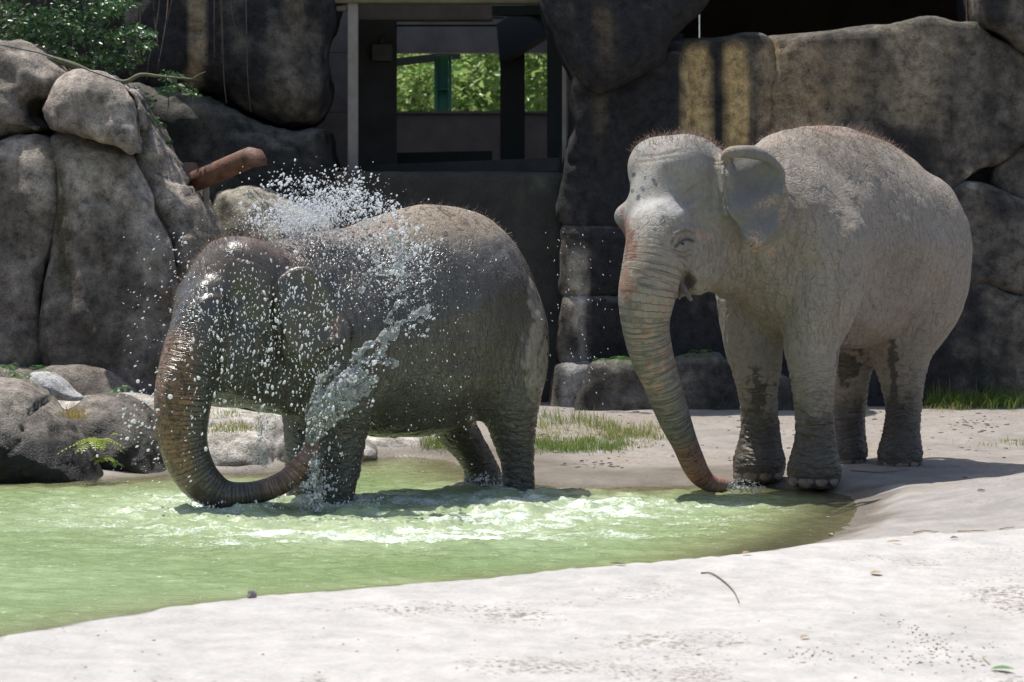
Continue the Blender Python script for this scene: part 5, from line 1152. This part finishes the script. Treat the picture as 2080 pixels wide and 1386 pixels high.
for x0, y0, x1, y1 in ((70, -60, 62, 100), (100, -60, 96, 118), (233, -60, 228, 60), (232, 60, 215, 158), (280, -60, 270, 150), (290, -50, 284, 130), (312, -60, 322, 100), (330, -60, 296, 150), (345, -60, 318, 150), (362, -60, 330, 80), (180, -60, 175, 130), (140, -60, 142, 140), (255, -40, 262, 150), (300, 130, 298, 160), (338, 170, 336, 245), (20, -60, 26, 92)):
    pxtube('hanging_root', [(x0, y0), ((x0+x1)/2+rngp.normal(0, 5), (y0+y1)/2), (x1, y1)], 23.5, .006, .0045, ROOTM, fig, 5, .12)

vine = empty('hanging_vine', W(480, 0, 24.1)); tag(vine, 'thin vine strands with a few heart leaves hanging down the dark pillar', 'vine')
for pts in ([(436, -60), (435, 60), (436, 118)], [(449, -60), (452, 60), (455, 160), (460, 210)], [(466, -60), (470, 20), (478, 60), (480, 110)], [(499, -60), (501, 80), (504, 170), (509, 228)], [(445, -60), (450, 50), (451, 130)]):
    pxtube('strand', pts, 24.12, .006, .004, ROOTM, vine, 5)
def leaf_shape(name, L, wd, mat, fold=.18, heart=True):
    V = [(0, 0, 0)]; pr = [(.0, .0), (-.10, .22), (.08, .46), (.35, .48), (.65, .28), (1.0, 0)] if heart else [(0, .03), (.2, .22), (.45, .30), (.7, .22), (.9, .09), (1, 0)]
    mid = [(u*L, 0, -.10*L*u*u) for u in (0, .1, .35, .6, .85, 1)]; V = list(mid); F = []
    for s in (1, -1):
        b = len(V)
        for (u, w), m in zip(pr, mid): V.append((u*L, s*w*wd, m[2]+fold*abs(w)*L*.6))
        for i in range(5):
            f = (i, i+1, b+i+1, b+i); F.append(f if s > 0 else f[::-1])
    me = list_mesh(name, V, F, True); me.materials.append(mat); return me
vleaf = leaf_shape('leaf', .075, .075, plain('vine_leaf', (.045, .13, .055), .4)); yleaf = leaf_shape('leaf', .07, .06, plain('yellow_leaf', (.50, .38, .04), .5))
for a, b, rx, me in ((472, 62, 2.4, vleaf), (482, 62, 1.0, vleaf), (487, 68, .6, vleaf), (470, 104, 2.6, vleaf), (480, 100, .9, vleaf), (466, 108, 2.9, vleaf), (476, 118, 1.9, yleaf), (486, 118, 1.1, yleaf), (350, 118, 1.6, yleaf)):
    o = bpy.data.objects.new('leaf', me); COL.objects.link(o); o.matrix_world = Matrix.Translation(Vector(W(a, b, 24.05))) @ Matrix.Rotation(rx, 4, 'Y') @ Matrix.Rotation(1.2, 4, 'X'); child(o, vine); o.matrix_world = o.matrix_world
wire = link_mesh('cable', tube_mesh('cable', [tuple(W(a, b, 21.7))+(.006,) for a, b in ((-40, 84), (10, 93), (80, 108), (150, 132), (215, 156), (250, 168))], 6), plain('cable_green', (.03, .045, .04), .5)); tag(wire, 'thin dark cable lying along the top of the outcrop under the fig', 'cable')

# ferns
def fern(px, py, d, size, n, label, mat, group='ferns on the rocks', tilt=.5, base=None):
    loc = W(px, py, d) if base is None else base; f = empty('fern', loc); tag(f, label, 'fern', group); V = []; F = []; 
    for k in range(n):
        az = 2*math.pi*k/n+rngp.normal(0, .25); L = size*rngp.uniform(.7, 1.15); el = rngp.uniform(.5, 1.1); h = np.array([math.cos(az), math.sin(az)*.8-.25, 0]); V = []; F = []
        pts = [h*L*math.cos(el)*t*(1+.15*t)+np.array([0, 0, L*(math.sin(el)*t-.75*t*t)]) for t in np.linspace(0, 1, 12)]
        for i in range(1, 12):
            t = i/11; p = pts[i]; q = pts[i-1]; d_ = (p-q)/np.linalg.norm(p-q); s = np.cross(d_, [0, 0, 1.0]); s /= np.linalg.norm(s)+1e-9; w = L*.24*(1-t)**.7*(.5+1.2*t)+.004
            b = len(V); V += [q+s*.0015, q-s*.0015, p-s*.0012, p+s*.0012]; F.append((b, b+1, b+2, b+3))
            for sg in (1, -1):
                b = len(V); e = p+sg*s*w+d_*w*.35-np.array([0, 0, w*.15]); m_ = (p+e)/2; V += [p, m_+d_*L*.03, e, m_-d_*L*.025]; F.append((b, b+1, b+2, b+3))
        me = list_mesh('frond', V, F); set_attr(me, 'tone', np.full(len(V), rngp.uniform(.2, 1))); o = link_mesh('frond', me, mat, f)
    return f
FERN = leaf_material('fern_green', (.035, .11, .02), (.09, .20, .035), .3); FERNY = leaf_material('fern_yellow_green', (.16, .24, .03), (.36, .42, .07), .3)
fern(194, 905, 18.75, .25, 22, 'largest bright yellow green fern between the two wet boulders', FERNY); fern(212, 938, 18.7, .15, 13, 'small yellow green fern low on the dark boulder, just above the water', FERNY); fern(235, 945, 18.8, .08, 7, 'tiny fern on the wet face of the smaller boulder', FERN); fern(236, 884, 19.0, .06, 6, 'tiny sprig high on the face of the smaller dark boulder', FERNY)
fern(18, 748, 20.2, .16, 10, 'green fern at the far left below the outcrop', FERN); fern(82, 752, 20.2, .13, 9, 'green fern just above the white stone', FERN); fern(30, 766, 19.6, .15, 10, 'fern growing behind the top of the large wet boulder', FERN); fern(60, 768, 19.6, .10, 8, 'smaller fern beside the left end of the white stone', FERN)
fern(232, 798, 20.6, .11, 8, 'small fern on the sand behind the smaller boulder', FERN); fern(252, 790, 20.7, .10, 7, 'thin fern at the foot of the outcrop near the trunk', FERN)
fern(1222, 733, 23.55, .12, 9, 'fern on the wall ledge beside the pale water stain', FERN); fern(1262, 730, 23.55, .15, 10, 'fern on the wall ledge just left of the dry elephant trunk', FERN); fern(1395, 727, 23.5, .14, 10, 'fern on the wall ledge right of the dry elephant trunk', FERN); fern(1425, 720, 23.5, .17, 10, 'fern on the wall ledge behind the far fore leg', FERN); fern(1288, 748, 23.5, .10, 8, 'small fern in the crack below the wall ledge', FERN); fern(1572, 768, 23.5, .12, 9, 'fern seen between the two fore legs of the dry elephant', FERN)

# grass patches
GRASS = leaf_material('grass_blade', (.09, .19, .03), (.40, .36, .14), .35, .5)
def ground_hit(px, py):
    "point of the modelled ground seen at a photo pixel"
    hit = GROUND_TREE.ray_cast(Vector((0, 0, CAM_H)), Vector((W(px, py, 1.0)-np.array([0, 0, CAM_H])).tolist()))[0]
    return np.array(hit[:])
def grass(name, label, patches, mat=GRASS):
    V = []; F = []; T = []; b = 0
    for pts, n, h, dry in patches:
        for q in range(n):
            base = pts[rngp.integers(len(pts))]+np.array([rngp.normal(0, .05), rngp.normal(0, .08), 0]); az = rngp.uniform(0, 6.28); lean = abs(rngp.normal(.5, .45)); L = h*rngp.uniform(.4, 1.25); w = rngp.uniform(.0012, .0028)
            hd = np.array([math.cos(az), math.sin(az), 0]); s = np.array([-math.sin(az), math.cos(az), 0])*w; s = s*.6+np.array([w*.6, 0, 0]); m1 = base+hd*L*lean*.35+np.array([0, 0, L*.55]); tp = base+hd*L*lean*1.1+np.array([0, 0, L*(1-.35*lean)])
            V += [base-s, base+s, m1+s*.8, m1-s*.8, tp]; F += [(b, b+1, b+2), (b, b+2, b+3), (b+3, b+2, b+4)]; b += 5; T += [np.clip(rngp.normal(dry, .22), 0, 1)]*5
    me = np_mesh(name, np.array(V), np.array(F), smooth=False); set_attr(me, 'tone', T); o = link_mesh(name, me, mat); tag(o, label, 'grass', kind='stuff'); return o
def area(x0, x1, y0, y1, n, soft=True):
    return [ground_hit(rngp.uniform(x0, x1), rngp.triangular(y0, (y0+y1)/2+1, y1)) for _ in range(n)]
def tufts(lst): return [ground_hit(a, b) for a, b in lst]
grass('grass', 'green and straw coloured grass on the bank between the two elephants', [(area(1085, 1250, 885, 922, 90), 1700, .06, .2), (area(1225, 1345, 868, 895, 50), 800, .07, .5), (area(1085, 1330, 850, 885, 50), 600, .06, .7), (tufts([(1100, 868), (1125, 862), (1150, 860), (1180, 858), (1205, 866), (1235, 872), (1112, 850)]), 420, .14, .35), (area(1085, 1340, 862, 924, 140), 1500, .03, .75), (tufts([(1240, 912), (1262, 905), (1190, 915), (1120, 915), (1095, 905), (1150, 918)]), 700, .07, .08)])
grass('grass', 'thick grass clump between the belly and the hind legs of the wet elephant', [(area(866, 925, 900, 916, 16), 420, .13, .35)])
grass('grass', 'strip of tall grass along the wall foot at the far right', [(area(1880, 2085, 822, 832, 60), 1500, .16, .15), (tufts([(1900, 826), (1935, 827), (1990, 826), (2015, 826), (2040, 826), (2070, 826)]), 420, .26, .25), (area(1860, 2060, 824, 838, 16), 160, .09, .7)])
grass('grass', 'sparse low grass on the sandy bank at the right edge', [(area(1985, 2085, 893, 910, 22), 200, .04, .6), (area(1700, 1990, 880, 930, 20), 60, .025, .8)])
GB = [np.array(W(rngp.uniform(430, 515), rngp.uniform(862, 880), 19.55)) for _ in range(24)]
grass('grass', 'tuft of yellow green grass on the pale rock seen through the trunk', [(GB, 420, .055, .6), ([np.array(W(rngp.uniform(425, 480), rngp.uniform(838, 850), 20.4)) for _ in range(12)], 160, .05, .75)])
grass('moss', 'orange brown moss on the gap between the two wet boulders', [([np.array(W(rngp.uniform(140, 162), rngp.uniform(832, 852), 19.0)) for _ in range(14)], 220, .045, 1.0)], leaf_material('moss_orange', (.30, .17, .02), (.45, .30, .05), .2))
# ------------------------------------------------------------------ flying water
def drop_material():
    m = bpy.data.materials.new('spray_water'); m.use_nodes = True; n = m.node_tree.nodes; l = m.node_tree.links; b = n['Principled BSDF']; out = n['Material Output']
    b.inputs['Base Color'].default_value = (.97, .98, 1, 1); b.inputs['Roughness'].default_value = .06; b.inputs['IOR'].default_value = 1.33; b.inputs['Transmission Weight'].default_value = .45
    t = n.new('ShaderNodeBsdfTranslucent'); t.inputs[0].default_value = (.95, .97, 1, 1); ms = n.new('ShaderNodeMixShader'); ms.inputs[0].default_value = .4; l.new(b.outputs[0], ms.inputs[1]); l.new(t.outputs[0], ms.inputs[2]); l.new(ms.outputs[0], out.inputs[0]); return m
SPRAY = drop_material()
def ico(sub):
    bm = bmesh.new(); bmesh.ops.create_icosphere(bm, subdivisions=sub, radius=1.0); bm.verts.ensure_lookup_table(); V = np.array([v.co[:] for v in bm.verts]); F = np.array([[v.index for v in f.verts] for f in bm.faces]); bm.free(); return V, F
OCT = (np.array([[1, 0, 0], [-1, 0, 0], [0, 1, 0], [0, -1, 0], [0, 0, 1], [0, 0, -1]], float), np.array([[0, 2, 4], [2, 1, 4], [1, 3, 4], [3, 0, 4], [2, 0, 5], [1, 2, 5], [3, 1, 5], [0, 3, 5]]))
rs = np.random.default_rng(33)
def drops(name, label, parts, shape):
    "parts: (points px, depth range, radius px range, stretch, direction)"
    B, F0 = shape; V = []; F = []; o = 0
    for P, (d0, d1), (r0, r1), st, dr in parts:
        for p in P:
            d = rs.uniform(d0, d1); r = .74*(r0+(r1-r0)*rs.random()**3.0)/FPX*d; c = W(p[0], p[1], d); a = math.atan2(-dr[1], dr[0])+rs.normal(0, .35); s = 1+st*rs.random()
            Q = B*np.array([r*s, r*rs.uniform(.8, 1.1), r*rs.uniform(.8, 1.1)])*(1+rs.normal(0, .10, (len(B), 1))); x = Q[:, 0]*math.cos(a)-Q[:, 2]*math.sin(a); z = Q[:, 0]*math.sin(a)+Q[:, 2]*math.cos(a)
            V.append(c+np.stack([x, Q[:, 1], z], 1)); F.append(F0+o); o += len(B)
    o_ = link_mesh(name, np_mesh(name, np.concatenate(V), np.concatenate(F)), SPRAY); tag(o_, label, 'water', kind='stuff'); return o_
def cloud(cx, cy, rx, ry, n, ang=0):
    a = math.radians(ang); q = rs.normal(0, .55, (n, 2))*np.array([rx, ry]); return np.stack([cx+q[:, 0]*math.cos(a)-q[:, 1]*math.sin(a), cy+q[:, 0]*math.sin(a)+q[:, 1]*math.cos(a)], 1)
def along(pts, wid, n):
    q = catmull(np.array(pts, float), 8); i = rs.integers(0, len(q)-1, n); t = rs.random((n, 1)); return q[i]*(1-t)+q[i+1]*t+rs.normal(0, 1, (n, 2))*np.array(wid)
def clumpy(P, k=5, s=7):
    P = np.asarray(P); c = P[rs.integers(0, len(P), max(1, len(P)//k))]; return c[rs.integers(0, len(c), len(P))]+rs.normal(0, s, P.shape)
I1 = ico(1); I2 = ico(2)
F1 = (16.25, 16.62)
top = np.concatenate([clumpy(cloud(620, 440, 85, 38, 620)), cloud(600, 375, 75, 24, 150), clumpy(cloud(700, 395, 62, 42, 320)), clumpy(cloud(765, 420, 45, 36, 240, 25)), cloud(540, 440, 60, 36, 150)])
top = top[(top[:, 1] < 492)]
drops('water_splash', 'burst of white water drops flying up above the wet elephant shoulder', [(top, (17.0, 17.7), (1.1, 4.8), .8, (.6, -.7)), (cloud(640, 360, 100, 30, 60), (17, 17.7), (1.2, 3.5), .6, (.5, -.8))], I1)
mist = np.concatenate([cloud(625, 440, 66, 44, 2000), cloud(650, 430, 40, 36, 800), cloud(700, 420, 70, 48, 1200), cloud(560, 450, 75, 44, 900)]); mist = mist[mist[:, 1] < 500]
drops('water_mist', 'fine white mist above the wet elephant shoulder', [(mist, (16.9, 17.8), (.9, 2.4), .4, (.5, -.8)), (along([(700, 470), (780, 500), (830, 560), (800, 620)], (40, 34), 1000), (16.3, 16.75), (.9, 2.6), .5, (.4, .6))], OCT)
head = np.stack([rs.uniform(375, 700, 620), rs.triangular(485, 640, 985, 620)], 1); left = np.stack([rs.triangular(205, 390, 400, 260), rs.uniform(470, 990, 260)], 1)
drops('water_drops', 'falling water drops in front of the wet elephant head and trunk', [(head, F1, (1.2, 4.0), 1.8, (-.15, 1)), (np.stack([rs.uniform(380, 690, 800), rs.triangular(500, 620, 900, 800)], 1), F1, (.8, 2.0), 2.6, (-.1, 1)), (left, (16.3, 17.2), (1.0, 3.0), 1.8, (-.8, .35)), (cloud(290, 860, 60, 70, 60), (16.4, 17), (2, 5), .7, (-.7, .5)), (np.array([(280, 775), (403, 768), (456, 815), (418, 1082-170), (346, 806)]), (16.3, 16.6), (6, 8), .4, (.3, 1))], I1)
drops('water_drops', 'streaks of drops falling between the two elephants', [(np.stack([rs.uniform(1100, 1250, 90), rs.uniform(470, 900, 90)], 1), (17.2, 18.5), (.9, 1.9), 2.6, (.45, 1)), (np.stack([rs.uniform(780, 960, 220), rs.uniform(500, 960, 220)], 1), (16.5, 16.9), (.9, 2.4), 1.2, (.3, 1))], OCT)
J = (16.45, 16.85)
drops('water_drops', 'drops thrown up around the jet from the wet elephant trunk tip', [(clumpy(along([(634, 893), (655, 840), (700, 790), (745, 745), (795, 695), (860, 640)], (20, 20), 330), 4, 6), J, (1.4, 5), .8, (.7, -.6)), (clumpy(along([(740, 560), (790, 500), (830, 470), (850, 540), (800, 600)], (26, 22), 260), 5, 6), (16.35, 16.75), (1.4, 5), .7, (.6, -.5)), (along([(680, 540), (740, 520), (800, 470)], (50, 40), 300), (16.35, 16.75), (1.0, 3.2), .8, (.4, .8))], I1)
drops('water_splash', 'splashes leaping from the pool around the trunk and fore leg', [(clumpy(cloud(640, 1000, 34, 34, 220), 5, 5), (16.6, 16.95), (1.5, 5), .8, (.1, -1)), (along([(390, 1020), (450, 1036), (520, 1030), (600, 1012)], (10, 7), 160), (16.5, 16.8), (1.2, 4), .5, (0, -1)), (cloud(985, 975, 34, 14, 120), (18.0, 18.4), (1.2, 4), .6, (0, -1)), (along([(650, 1030), (720, 1032), (760, 1020)], (14, 9), 140), (16.7, 17), (1.2, 4), .5, (0, -1)), (along([(1480, 985), (1510, 985), (1540, 996)], (9, 6), 110), (17.85, 18.05), (1, 2.6), .9, (1, -.3)), (cloud(640, 950, 22, 45, 120), (16.6, 16.9), (1.2, 3.6), 1.4, (0, 1))], I1)
drops('water_trickle', 'thin trickle of drops falling from the wet elephant chin', [(along([(531, 826), (529, 880), (531, 945)], (4, 4), 170), (16.85, 17.0), (1.0, 2.6), 3.0, (0, 1)), (along([(538, 835), (540, 900), (538, 950)], (3, 4), 70), (16.85, 17.0), (1.0, 2.2), 3.0, (0, 1)), (along([(860, 885), (858, 910), (856, 945)], (1.5, 4), 16), (17.3, 17.4), (1.0, 1.8), 3, (0, 1)), (np.stack([rs.uniform(620, 760, 90), rs.uniform(820, 1010, 90)], 1), (16.6, 16.9), (1, 2.4), 2.5, (0, 1))], OCT)

# glassy torn sheets of the jet
def sheet(name, label, lo_px, hi_px, d, strands, h=.0065, thr=.35, seed=0):
    a = W(lo_px[0], hi_px[1], d); b = W(hi_px[0], lo_px[1], d); F = Field([a[0], d-.22, a[2]], [b[0], d+.22, b[2]], h)
    for pts in strands:
        q = catmull(np.array(pts, float), 6)
        for u, v in zip(q[:-1], q[1:]): F.cone(W(u[0], u[1], d+u[3]), W(v[0], v[1], d+v[3]), u[2]/FPX*d, v[2]/FPX*d, .012)
    X, Y, Z = F.grid((slice(None),)*3); near = np.argwhere(F.F < .09); P = np.stack([F.ax[0][near[:, 0]], F.ax[1][near[:, 1]], F.ax[2][near[:, 2]]], 1)
    n1 = fbm(P*15+seed, 4, .6); n2 = np.abs(fbm(P*np.array([24, 16, 24])+seed+9, 3, .6)); f = F.F[tuple(near.T)]+.034*n1+.095*np.maximum(n2-.10, 0)
    F.F[tuple(near.T)] = f; V, Q = F.mesh(1, keep=False); o = link_mesh(name, np_mesh(name, V, Q), SHEET); tag(o, label, 'water', kind='stuff'); return o
SHEET = bpy.data.materials.new('water_sheet'); SHEET.use_nodes = True; _n = SHEET.node_tree.nodes; _l = SHEET.node_tree.links; _b = _n['Principled BSDF']
_b.inputs['Base Color'].default_value = (.93, .96, .97, 1); _b.inputs['Roughness'].default_value = .05; _b.inputs['IOR'].default_value = 1.2; _b.inputs['Transmission Weight'].default_value = .78
sheet('water_jet', 'torn glassy sheet of water spraying from the trunk tip across the fore leg', (590, 590), (910, 920), 16.66,
      [[(634, 892, 9, .2), (640, 862, 18, .15), (655, 830, 26, .06), (690, 796, 26, .0), (730, 765, 16, .0)], [(638, 890, 8, .2), (672, 850, 16, .1), (712, 810, 20, .0), (760, 772, 9, .0)], [(690, 800, 10, 0), (716, 752, 10, 0), (748, 730, 7, 0), (790, 712, 5, 0)],
       [(700, 770, 8, 0), (726, 716, 8, 0), (770, 690, 7, .0), (800, 668, 6, 0), (835, 642, 4, 0)], [(760, 720, 6, 0), (800, 684, 7, 0), (812, 660, 5, 0), (846, 640, 4.5, 0), (872, 628, 4, 0)], [(846, 640, 4, 0), (858, 622, 3.5, 0), (862, 608, 3, 0)], [(858, 636, 4, 0), (870, 640, 3, 0), (852, 656, 3, 0)],
       [(744, 740, 6, 0), (790, 738, 5, 0), (820, 742, 3, 0)], [(640, 850, 12, .1), (636, 815, 10, .05), (660, 770, 8, 0), (690, 740, 6, 0)], [(780, 660, 6, 0), (800, 630, 7, 0), (830, 602, 5, 0)]])
sheet('water_jet', 'white ragged strands of water breaking over the wet elephant flank', (690, 440), (880, 640), 16.6,
      [[(735, 590, 5, 0), (760, 560, 7, 0), (800, 555, 6, 0), (838, 560, 5, 0)], [(800, 555, 6, 0), (815, 520, 8, 0), (800, 480, 7, 0), (770, 460, 4, 0)], [(742, 560, 5, 0), (765, 540, 6, 0), (762, 515, 4, 0)], [(815, 520, 6, 0), (838, 515, 5, 0), (850, 500, 3, 0)], [(790, 600, 6, 0), (815, 580, 6, 0), (845, 560, 4, 0)]], seed=4)
sheet('water_jet', 'broken column of water falling beside the wet elephant fore leg', (595, 925), (670, 1040), 16.75, [[(640, 930, 5, .05), (634, 965, 7, 0), (628, 1000, 9, 0), (630, 1030, 12, 0)], [(650, 960, 4, 0), (646, 1000, 6, 0), (652, 1032, 9, 0)], [(618, 980, 4, 0), (615, 1010, 6, 0), (610, 1035, 8, 0)]], seed=7)
sheet('water_splash', 'clear curl of water pushed up at the dry elephant trunk tip', (1462, 950), (1560, 1010), 17.95, [[(1478, 996, 5, 0), (1490, 978, 5, 0), (1512, 976, 4, 0), (1534, 986, 4, 0)], [(1484, 1000, 6, 0), (1505, 992, 6, 0), (1530, 998, 5, 0)]], h=.005, seed=11)
# ------------------------------------------------------------------ litter on the rim
DRY = mottled('dry_leaf', (.24, .16, .075), (.40, .30, .17), 40, .8, .2); DARKLEAF = mottled('dark_leaf', (.10, .075, .05), (.17, .13, .09), 40, .8, .2); STRAW = plain('straw', (.42, .33, .19), .7); FRESH = plain('fresh_leaf', (.06, .15, .03), .45); TWIG = mottled('twig_bark', (.12, .08, .06), (.22, .16, .12), 30, .8, .2); STONEM = mottled('pebble', (.12, .11, .11), (.24, .22, .21), 20, .85, .3)
dl = [leaf_shape('dry_leaf', L, w, DRY, f, False) for L, w, f in ((.07, .08, .5), (.055, .05, .9), (.085, .05, .35))]; dkl = leaf_shape('dry_leaf', .06, .05, DARKLEAF, .8, False)
def put(me, px, py, yaw, label, cat='leaf', name='dry_leaf', up=.006, sc=1.0, tilt=.15):
    p = ground_hit(px, py); o = bpy.data.objects.new(name, me); COL.objects.link(o); o.location = p+np.array([0, 0, up]); o.rotation_euler = (tilt, -tilt, yaw); o.scale = (sc,)*3; tag(o, label, cat, 'fallen leaves on the rim' if cat == 'leaf' else None); return o
put(dl[1], 1508, 1128, .6, 'curled brown leaf on the rim crest right of the pond end of the water'); put(dl[2], 1272, 1150, 2.9, 'flat tan leaf lying on the rim crest below the pool middle'); put(dl[0], 1768, 1168, .3, 'broken tan leaf on the white rim below the right bank', sc=.9); put(dl[2], 1552, 1104, .1, 'curled straw coloured leaf on the crest left of the gully')
put(dl[0], 1690, 1088, 2.0, 'small tan leaf near the end of the pond', sc=.7); put(dl[2], 1800, 1104, .0, 'yellow brown leaf beside the long straw on the crest'); put(dkl, 1985, 1000, .4, 'dark crumbled leaf on the sloping right bank'); put(dkl, 1930, 1096, .2, 'grey brown leaf on the crest at the far right', sc=.8); put(dl[1], 1632, 1066, .2, 'yellow leaf lying in the shallow water edge', sc=.9, up=.05)
put(dl[2], 1626, 1300, .9, 'faded leaf pressed into the middle of the white rim', sc=.8); put(dkl, 1955, 973, .2, 'small dark leaf high on the right bank', sc=.7); put(leaf_shape('green_leaf', .10, .08, FRESH, .4, False), 2012, 1362, -.5, 'fresh green leaf at the bottom right corner', name='green_leaf')
def ground_tube(name, pts, r, mat, label, cat):
    q = catmull(np.array(pts, float), 5); P = [ground_hit(a, b) for a, b in q]; o = link_mesh(name, tube_mesh(name, [(p[0], p[1], p[2]+r*1.1+.004*math.sin(3.1*i/len(P)), r*(1-.4*i/len(P))) for i, p in enumerate(P)], 7), mat); tag(o, label, cat, 'straws on the rim' if cat == 'straw' else None); return o
ground_tube('twig', [(1424, 1166), (1446, 1168), (1470, 1184), (1490, 1204), (1501, 1226)], .0042, TWIG, 'long thin curved twig lying on the white rim', 'twig')
ground_tube('straw', [(1855, 1083), (1880, 1081), (1905, 1082)], .004, STRAW, 'short straw on the far right crest, left of the other straws', 'straw'); ground_tube('straw', [(1945, 1080), (1975, 1081), (2000, 1079)], .004, STRAW, 'pale straw on the crest between two others', 'straw'); ground_tube('straw', [(2030, 1076), (2060, 1073)], .0035, STRAW, 'rightmost short straw on the crest', 'straw'); ground_tube('straw', [(1996, 1338), (2010, 1352)], .003, STRAW, 'stiff straw beside the fresh green leaf', 'straw')
ground_tube('stick', [(1728, 957), (1790, 962), (1846, 955)], .004, TWIG, 'thin bent stick in the shade behind the right bank', 'stick')
bm = bmesh.new(); bmesh.ops.create_icosphere(bm, subdivisions=2, radius=.022)
for v in bm.verts: v.co *= 1+.3*math.sin(v.co.x*190+v.co.y*130)*math.cos(v.co.z*170)
pm = bpy.data.meshes.new('pebble'); bm.to_mesh(pm); bm.free(); pm.materials.append(STONEM)
put(pm, 512, 1214, .3, 'lone grey pebble on the near rim crest by the green water', 'pebble', 'pebble', .012)
for (a, b, s), lab in zip(((1345, 818, 1.5), (1742, 1010, .0), (1838, 858, 1.3), (1905, 930, .9)), ('', '', '', '')): pass
# crumbs of earth, leaf bits and straw nobody could count
def crumbs(name, label, spots, mat, r0, r1):
    B, F0 = OCT; V = []; F = []; o = 0
    for a, b in spots:
        p = ground_hit(a, b); r = rs.uniform(r0, r1); az = rs.uniform(0, 3.14); Q = B*np.array([r*rs.uniform(1, 2.6), r, r*.5]); x = Q[:, 0]*math.cos(az)-Q[:, 1]*math.sin(az); y = Q[:, 0]*math.sin(az)+Q[:, 1]*math.cos(az)
        V.append(p+np.stack([x, y, Q[:, 2]+r*.2], 1)); F.append(F0+o); o += 6
    q = link_mesh(name, np_mesh(name, np.concatenate(V), np.concatenate(F), smooth=False), mat); tag(q, label, 'litter', kind='stuff')
sp = [tuple(p) for p in np.concatenate([cloud(1900, 1330, 150, 36, 130), cloud(1640, 1330, 60, 20, 40), cloud(1870, 1290, 90, 14, 60, 25), np.stack([rs.uniform(100, 2050, 60), rs.uniform(1250, 1384, 60)], 1)]) if p[1] < 1384 and p[1] > 1180 and p[0] < 2078]
crumbs('leaf_litter', 'scattered dark crumbs and leaf bits on the near white rim', sp, DARKLEAF, .002, .006)
sp = [tuple(p) for p in np.concatenate([np.stack([rs.uniform(1100, 2070, 160), rs.uniform(822, 940, 160)], 1), cloud(1800, 818, 60, 8, 110), cloud(1990, 860, 60, 20, 60), cloud(1190, 945, 60, 8, 30)]) if p[0] < 2078 and p[1] > 818]
crumbs('earth_crumbs', 'small lumps of earth scattered over the bank behind the dry elephant', sp, mottled('earth', (.13, .10, .08), (.26, .21, .17), 20, .95, 0), .005, .016)
